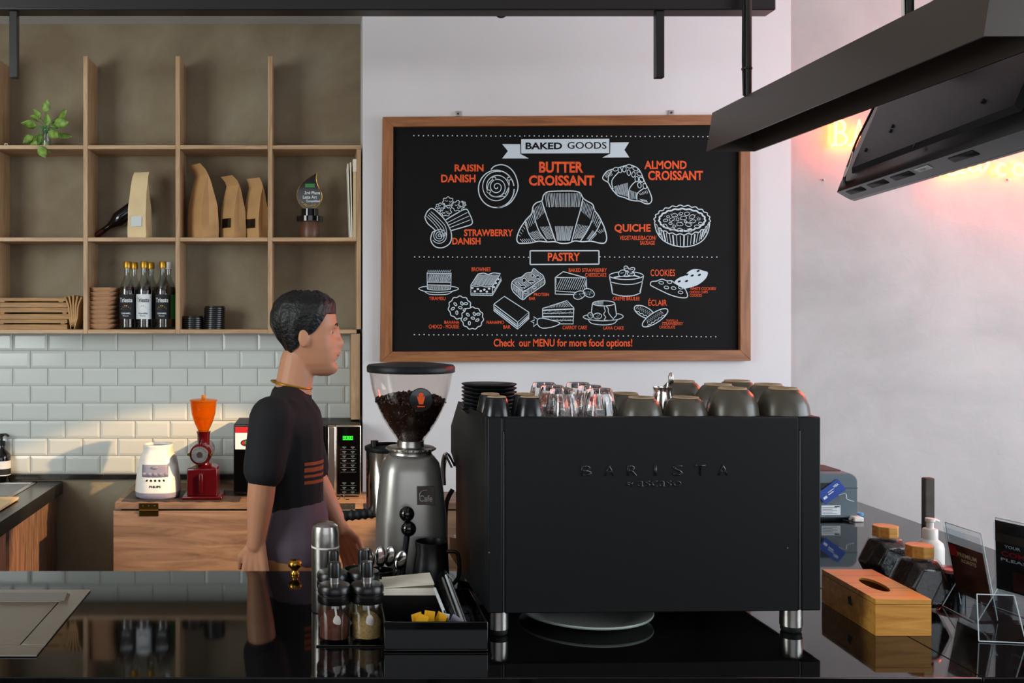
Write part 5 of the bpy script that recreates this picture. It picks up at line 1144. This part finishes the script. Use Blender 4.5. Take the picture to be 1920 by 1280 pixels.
# tissue box
t = thing('tissue_box', 'light wooden tissue box with an oval slot on the bar', 'tissue box', (X(1694, 2.153), 2.153, ZC))
hw, dp, hT = .0605, .253, .0795
def tb(x): return (x[0], x[1], x[2])
mb = MB(); n = 32; ov = [(.021*math.cos(2*PI*i/n), .118+.058*math.sin(2*PI*i/n)*1.0) for i in range(n)]
sq = []
for i in range(n):
    a = 2*PI*i/n; c, s_ = math.cos(a), math.sin(a); k = max(abs(c), abs(s_)); sq.append((hw*c/k, dp/2+dp/2*s_/k))
skew = lambda p: (p[0]+(p[1])*.045, p[1])
sq = [skew(p) for p in sq]; ov = [skew((p[0]-.004, p[1])) for p in ov]
v = [(p[0], p[1], hT) for p in sq]+[(p[0], p[1], hT) for p in ov]+[(p[0], p[1], hT-.006) for p in ov]+[(p[0], p[1], hT-.0115) for p in sq]
f = [(i, (i+1) % n, (i+1) % n+n, i+n) for i in range(n)]+[(i+n, (i+1) % n+n, (i+1) % n+2*n, i+2*n) for i in range(n)]+[(i, i+3*n, (i+1) % n+3*n, (i+1) % n) for i in range(n)]+[(i+3*n, i+2*n, (i+1) % n+2*n, (i+1) % n+3*n) for i in range(n)]
mb.add(v, f); o = mb.build('slotted_lid', M['amberw'], t, .001)
c4 = [skew(p) for p in ((-hw, 0), (hw, 0), (hw, dp), (-hw, dp))]; w_ = .006; i4 = [skew(p) for p in ((-hw+w_, w_), (hw-w_, w_), (hw-w_, dp-w_), (-hw+w_, dp-w_))]
MB().loft([[(*p, .006) for p in i4], [(*p, .0005) for p in c4], [(*p, hT-.0122) for p in c4], [(*p, hT-.0122) for p in i4], [(*p, .0065) for p in i4]], cap=True).build('box_body', M['amberw'], t)
mb = MB(); x_ = skew((-hw, .10))[0]; mb.add([(x_-.0012, .10, .035), (x_-.0006, .118, .035), (x_-.0006, .122, .05), (x_-.001, .108, .056)], [(0, 1, 2, 3)]); mb.build('burned_mark', M['darkw'], t)
# small round tin, pink ring
t = thing('round_tin', 'small dark jar with a reddish ring lid behind the menu stand', 'jar', (X(1783, 2.50), 2.50, ZC))
MB().lathe([(.001, .0005), (.030, .0005), (.032, .004), (.032, .05)], n=28).build('jar_body', M['blackg'], t)
MB().lathe([(.033, .05), (.033, .058), (.022, .060), (.020, .055), (.001, .055)], n=28).build('ring_lid', mat('dusty_red', 'a0605a', .4), t)
# acrylic menu stands
def menu_stand(lb, loc, rz, W, Hh, lean, flyer, texts, foot=True):
    t = thing('acrylic_menu_stand', lb, 'menu stand', loc, rz)
    ta = math.tan(lean)
    def P3(x, z, o=0): return (x, z*ta+o, z)
    th = .0022
    MB().loft([[P3(-W/2, 0), P3(W/2, 0), P3(W/2, 0, th), P3(-W/2, 0, th)], [P3(-W/2, Hh), P3(W/2, Hh), P3(W/2, Hh, th), P3(-W/2, Hh, th)]]).build('back_sheet', M['acryl'], t)
    MB().loft([[P3(-W/2, .03, -.0066), P3(W/2, .03, -.0066), P3(W/2, .03, -.0046), P3(-W/2, .03, -.0046)], [P3(-W/2, Hh*.95, -.0066), P3(W/2, Hh*.95, -.0066), P3(W/2, Hh*.95, -.0046), P3(-W/2, Hh*.95, -.0046)]]).build('front_sheet', M['acryl'], t)
    mb = MB()
    for sx in (-1, 1):
        x = sx*W/2
        mb.box(x-.0015, x+.0015, -.045, .050, .0005, .0035)
        mb.prism([(-.045, .001), (.050, .001), (.03, .075), (-.0, .075)], x-.0012, x+.0012, 'X')
    mb.box(-W/2, W/2, -.045, .050, .0005, .003); mb.build('foot_frame', M['acryl'], t)
    r_ = .0011
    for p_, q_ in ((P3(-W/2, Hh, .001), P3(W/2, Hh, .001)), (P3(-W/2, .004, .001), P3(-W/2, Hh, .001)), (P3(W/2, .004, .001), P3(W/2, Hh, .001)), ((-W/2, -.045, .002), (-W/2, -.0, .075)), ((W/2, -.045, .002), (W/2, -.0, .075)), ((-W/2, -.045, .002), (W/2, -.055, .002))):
        MB().tube([p_, q_], r_, 6).build('edge_glint', M['edge'], t)  # pale tubes painted as the lit rims of the clear sheets
    q = MB().loft([[P3(-W/2+.002, .035, -.0036), P3(W/2-.002, .035, -.0036), P3(W/2-.002, .035, -.0026), P3(-W/2+.002, .035, -.0026)], [P3(-W/2+.002, flyer[1], -.0036), P3(W/2-.002, flyer[1], -.0036), P3(W/2-.002, flyer[1], -.0026), P3(-W/2+.002, flyer[1], -.0026)]]).build('flyer', M[flyer[0]], t)
    for s_, x0, x1, z0, z1, mm in texts:
        mb = MB(); fn = lambda a, z: P3(a, z, -.0040)
        if s_.startswith('#'):
            mb.add([fn(x0, z0), fn(x1, z0), fn(x1, z1), fn(x0, z1)], [(0, 1, 2, 3)])
        elif s_ == '=':
            k = z1
            while k > z0: mb.add([fn(x0, k), fn(x1-random.uniform(0, .02), k), fn(x1-.004, k+.0012), fn(x0, k+.0012)], [(0, 1, 2, 3)]); k -= .0042
        else: put_text(mb, s_, x0, x1, z0, z1, fn, .02)
        mb.build('flyer_print', M[mm], q)
    return t
dA = 2.31
menu_stand('clear acrylic stand with a brown flyer behind the front one', (1.528, dA, ZC+.0002), math.radians(-88), .122, .20, math.radians(-11), ('brown', .155),
 [('#', -.058, -.03, .125, .15, 'reds'), ('PREMIUM', -.03, .035, .128, .138, 'kraftl'), ('ROASTS', -.02, .03, .115, .124, 'kraftl'), ('=', -.05, .05, .055, .10, 'clay')])
dB = 2.33
menu_stand('clear acrylic stand with a black poster cut by the right picture edge', (1.655, dB, ZC+.0002), math.radians(-74), .15, .205, math.radians(-2), ('ink', .20),
 [('#', -.073, .073, .150, .170, 'darkw'), ('YOUR', -.05, -.01, .138, .145, 'label'), ('COMING', -.058, .05, .118, .130, 'reds'), ('PLEASE', -.06, .02, .106, .113, 'label'), ('#', -.03, .06, .04, .085, 'brown')])

t = thing('acrylic_card_holder', 'small empty clear acrylic holder in front at the right end of the bar', 'card holder', (X(1880, 2.11), 2.125, ZC+.0002), math.radians(-8))
W0, W1, hT_ = .046, .037, .094
MB().loft([[(-W0, -.018, .001), (W0, -.018, .001), (W0, -.0158, .001), (-W0, -.0158, .001)], [(-W1, .008, hT_), (W1, .008, hT_), (W1, .0102, hT_), (-W1, .0102, hT_)]]).build('front_sheet', M['acryl'], t)
MB().loft([[(-W0, .040, .001), (W0, .040, .001), (W0, .0378, .001), (-W0, .0378, .001)], [(-W1, .0128, hT_), (W1, .0128, hT_), (W1, .0106, hT_), (-W1, .0106, hT_)]]).build('rear_sheet', M['acryl'], t)
MB().box(-W0, W0, -.0155, .0375, .0008, .003).build('base_sheet', M['acryl'], t)
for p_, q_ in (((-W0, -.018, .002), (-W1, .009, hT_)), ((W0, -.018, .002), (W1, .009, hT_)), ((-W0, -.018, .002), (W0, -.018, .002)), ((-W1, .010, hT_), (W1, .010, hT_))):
    MB().tube([p_, q_], .0012, 6).build('edge_glint', M['edge'], t)
# ---------------------------------------------------------------- the barista
D0 = 3.02
ph = thing('person', 'person in a black t-shirt and dark apron walking behind the bar', 'person', (X(545, D0), D0, 0))
O0 = Vector(ph.location)
def V(px, py, d): return Vector((X(px, d), d, Z(py, d)))-O0
HC = V(577, 629, D0)                                                # head centre
hp_ = [(-.122, .066, .040, .014), (-.112, .083, .015, .032), (-.098, .088, -.01, .043), (-.080, .086, -.042, .053), (-.055, .086, -.058, .060), (-.03, .086, -.070, .066), (0, .083, -.086, .071), (.03, .088, -.096, .0745), (.06, .086, -.098, .075), (.085, .074, -.090, .069), (.105, .052, -.070, .054), (.118, .022, -.036, .028)]
def hpar(z):
    for a, b in zip(hp_, hp_[1:]):
        if a[0] <= z <= b[0]:
            u = (z-a[0])/(b[0]-a[0]); u = u*u*(3-2*u)*.4+u*.6
            return [a[i]+(b[i]-a[i])*u for i in (1, 2, 3)]
    return hp_[0][1:] if z < hp_[0][0] else hp_[-1][1:]
G = lambda x, s: math.exp(-(x/s)**2)
def hring(z, off=0, n=64, feat=True):
    f, b, hw = hpar(z); out = []
    for j in range(n):
        a = 2*PI*j/n; c, s = math.cos(a), math.sin(a)
        xc = .012; rx = (f+off-xc) if c > 0 else (xc-b+off); e = 2.35
        x = xc+rx*math.copysign(abs(c)**(2/e), c); y = (hw+off)*math.copysign(abs(s)**(2/e), s)
        if feat and c > 0:
            nz = max(0, 1-abs((z+.022))/.045) if z < -.022 else max(0, 1-(z+.022)/.062)
            x += .027*nz**.9*G(y, .011+.006*(z < -.01))
            x += .007*(G(z+.052, .006)+G(z+.066, .007))*G(y, .024)
            x -= .004*G(z+.059, .0025)*G(y, .022)
            x += .005*G(z-.034, .010)*G(abs(y)-.028, .022)
            x -= .010*G(z-.012, .013)*G(abs(y)-.032, .014)
            x += .006*G(z+.1, .014)*G(y, .02)
            x -= .004*G(z+.08, .006)*G(y, .03)
        out.append((HC.x+x, HC.y+y, HC.z+z))
    return out
b = MB()
zz = [-.122+.24*i/64 for i in range(65)]
b.loft([hring(z) for z in zz])
# ears
for s in (-1, 1):
    b.lathe([(.001, -.006), (.019, -.004), (.021, .001), (.018, .006), (.012, .001), (.001, .0)], (HC.x-.012, HC.y+s*.076, HC.z-.006), 18, 'Y', sx=.75, sy=1.35)
J = dict(neck0=V(548, 742, D0), neck1=HC+Vector((-.03, 0, -.075)), chest=V(540, 800, D0), waist=V(545, 935, D0), pelvis=V(548, 1020, D0))
b.cap(J['neck0'], .058, J['neck1'], .053); b.cap(HC+Vector((-.01, 0, -.07)), .045, J['neck1'], .052)
for dy in (-.085, .085):
    y = Vector((0, dy, 0)); b.cap(J['chest']+y, .095, J['waist']+y*.7, .085); b.cap(J['waist']+y*.7, .085, J['pelvis']+y, .092)
b.cap(J['chest']+Vector((-.005, -.13, .03)), .065, J['chest']+Vector((-.005, .13, .03)), .065); b.cap(J['neck0']+Vector((0, -.05, -.02)), .05, J['chest']+Vector((-.01, -.15, .03)), .055); b.cap(J['neck0']+Vector((0, .05, -.02)), .05, J['chest']+Vector((-.01, .15, .03)), .055)
A = {'r': [V(510, 785, 2.83), V(492, 900, 2.80), V(480, 1020, 2.82)], 'l': [V(558, 785, 3.20), V(588, 892, 3.22), V(640, 992, 3.18)]}
def hand(b, w_, dirv, palm, thumbside):
    d = dirv.normalized(); p = palm.normalized(); sd = d.cross(p).normalized()*thumbside
    for k in (-.026, -.009, .009, .026): b.cap(w_+sd*k*.6, .014, w_+d*.082+sd*k*1.25, .0115)
    for k, L, cu in ((.034, .066, .35), (.012, .076, .42), (-.011, .070, .5), (-.033, .054, .6)):
        a = w_+d*.086+sd*k; dd = (d+p*cu*.5+sd*k*1.5).normalized(); m = a+dd*L*.45; d2 = (d+p*cu*1.3).normalized(); m2 = m+d2*L*.33; d3 = (d+p*cu*2.1).normalized()
        b.cap(a-d*.02, .0095, m, .0088, n=10); b.cap(m, .0088, m2, .0080, n=10); b.cap(m2, .008, m2+d3*L*.25, .0068, n=10)
    a = w_+d*.018+sd*.024; m = a+(d*.7+sd*.75+p*.25).normalized()*.038; e_ = m+(d*.95+sd*.25+p*.4).normalized()*.03
    b.cap(w_+d*.01+sd*.012, .014, a, .014); b.cap(a, .0135, m, .0105, n=10); b.cap(m, .0105, e_+(e_-m)*.3, .008, n=10)
for s, (sh, elb, wr) in A.items():
    b.cap(sh, .052, elb, .040); mid = elb.lerp(wr, .3); b.cap(elb, .040, mid, .039); b.cap(mid, .039, wr, .025)
hand(b, A['r'][2], Vector((-.02, 0, -1)), Vector((.35, .9, 0)), -1)
hand(b, A['l'][2], Vector((.40, -.05, -.95)), Vector((-.35, -.6, -.1)), -1)
LG = {'r': [V(540, 1050, 2.93), None, None], 'l': [V(556, 1050, 3.11), None, None]}
hipz = .90
Rl = [Vector((-.0, -.095, hipz)), Vector((-.02, -.10, .49)), Vector((-.20, -.105, .10))]
Ll = [Vector((.02, .095, hipz)), Vector((.17, .10, .50)), Vector((.20, .105, .085))]
for L in (Rl, Ll):
    b.cap(L[0], .088, L[1], .056); b.cap(L[1], .055, L[1].lerp(L[2], .3), .056); b.cap(L[1].lerp(L[2], .3), .056, L[2], .037)
def remesh(o, vx, sm_=3):
    r = o.modifiers.new('remesh', 'REMESH'); r.mode = 'VOXEL'; r.voxel_size = vx; r.use_smooth_shade = True
    if sm_: q = o.modifiers.new('smooth', 'SMOOTH'); q.factor = .5; q.iterations = sm_
    return o
body = remesh(b.build('body', M['skin'], ph), .0042, 3)
# features
for s in (-1, 1):
    f, bb, hw = hpar(.012)
    c = HC+Vector((.0635, s*.031, .010))
    q = MB().ball(c, .0125, n=20, m=14).build('eye', M['eye'], ph); MB().ball(c+Vector((.0075, s*.001, 0)), .0062, n=14, m=10).build('iris', M['hair'], q)
    MB().tube([HC+Vector((.089, s*.014, .030)), HC+Vector((.088, s*.030, .036)), HC+Vector((.074, s*.046, .031))], [.003, .0038, .002], 8).build('eyebrow', M['hair'], ph)
mb = MB(); mb.tube([HC+Vector((.079, -.022, -.060)), HC+Vector((.0915, -.008, -.0585)), HC+Vector((.0915, .008, -.0585)), HC+Vector((.079, .022, -.060))], .0045, 8); q = mb.build('lips', mat('lip_skin', '8f4f45', .45), ph)
# hair
rg = []
hz = [i/30 for i in range(31)]
n = 72
def hline(a):                                                    # lower hairline by angle (0 = face)
    c = math.cos(a)
    return .066 if c > .55 else .066-(.55-c)/.45*.05 if c > .1 else .016-(.1-c)*.08 if c > -.4 else -.03-(-.4-c)*.05
outer = []; inner = []
for k in hz:
    ro, ri = [], []
    for j in range(n):
        a = 2*PI*j/n; z0 = hline(a); z = z0+(.1175-z0)*(k**.8)
        thick = (.003+.015*min(1, k*2.2))*(1+.12*math.sin(j*5+k*11)+.10*math.sin(j*11.3+k*5))
        p = hring(min(z, .1175), 0, n, False)[j]; p = Vector(p); nrm = (p-HC+Vector((.01, 0, -.02))); nrm.normalize()
        ro.append(p+nrm*thick+Vector((0, 0, .001*k))); ri.append(p-nrm*.006)
    outer.append(ro); inner.append(ri)
MB().loft(inner[:1]+outer+[inner[-1]]).build('hair', M['hair'], ph, ang=80)
# clothes
b = MB()
for dy in (-.085, .085):
    y = Vector((0, dy, 0)); b.cap(J['chest']+y, .108, J['waist']+y*.75, .100); b.cap(J['waist']+y*.75, .10, J['pelvis']+y*.95, .104)
b.cap(J['chest']+Vector((-.005, -.13, .03)), .075, J['chest']+Vector((-.005, .13, .03)), .075); b.cap(J['neck0']+Vector((-.004, 0, -.012)), .066, J['chest'], .07); b.cap(J['neck0']+Vector((-.008, -.04, -.022)), .060, J['chest']+Vector((-.01, -.15, .03)), .066); b.cap(J['neck0']+Vector((-.008, .04, -.022)), .060, J['chest']+Vector((-.01, .15, .03)), .066)
for s, (sh, elb, wr) in A.items(): b.cap(sh, .066, sh.lerp(elb, .82), .060)
shirt = remesh(b.build('t_shirt', M['shirt'], ph), .007, 4)
mb = MB()
for k, (z0, z1) in enumerate(((852, 858), (862, 870), (875, 880), (886, 892))):
    rgs = []
    for i in range(15):
        a = math.radians(-62+i*5.5); cx_ = J['chest'].lerp(J['waist'], (z0-800)/135)
        r_ = .1125; p = lambda z: (cx_.x+r_*math.cos(a), cx_.y-.085*math.cos(math.radians(0))*(1 if a < 0 else 0)-.0+r_*math.sin(a)*.9*(1), Z(z, D0))
        rgs.append([p(z1), p(z0)])
    mb.loft(rgs, cap=False, closed=False)
pr_ = mb.build('shirt_print', M['print'], ph); pr_.modifiers.new('s', 'SHRINKWRAP').target = shirt; pr_.modifiers['s'].offset = .0015; pr_.modifiers['s'].wrap_mode = 'ABOVE_SURFACE'
c0 = J['neck0']+Vector((-.002, 0, .034))
MB().tube([c0+Vector((.061*math.cos(a), .059*math.sin(a), .012*-math.cos(a))) for a in [2*PI*i/32 for i in range(33)]], .0035, 8).build('collar_trim', M['gold'], ph)
b = MB()
for dy in (-.07, .07):
    y = Vector((0, dy, 0)); b.cap(J['waist']+Vector((.006, dy, -.04)), .106, J['pelvis']+Vector((.004, dy*1.2, .01)), .113)
remesh(b.build('apron', M['apron'], ph), .007, 4)
b = MB()
for dy in (-.075, .075): b.cap(Vector((0, dy, .965)), .106, Vector((.01, dy, .90)), .112)
for L in (Rl, Ll): b.cap(L[0], .105, L[1], .072); b.cap(L[1], .072, L[2]+Vector((0, 0, .0)), .058)
remesh(b.build('trousers', M['trous'], ph), .009, 4)
for L, nm, tilt in ((Rl, 'r', 1), (Ll, 'l', 0)):
    a = L[2]; b = MB(); z = .032
    b.cap((a.x-.04, a.y, z), .032, (a.x+.15, a.y, z-.004), .028, (1, 1.3, .95)); b.cap((a.x-.02, a.y, z+.01), .035, (a.x, a.y, a.z), .042)
    remesh(b.build('shoe', M['blackp'], ph), .006, 3)
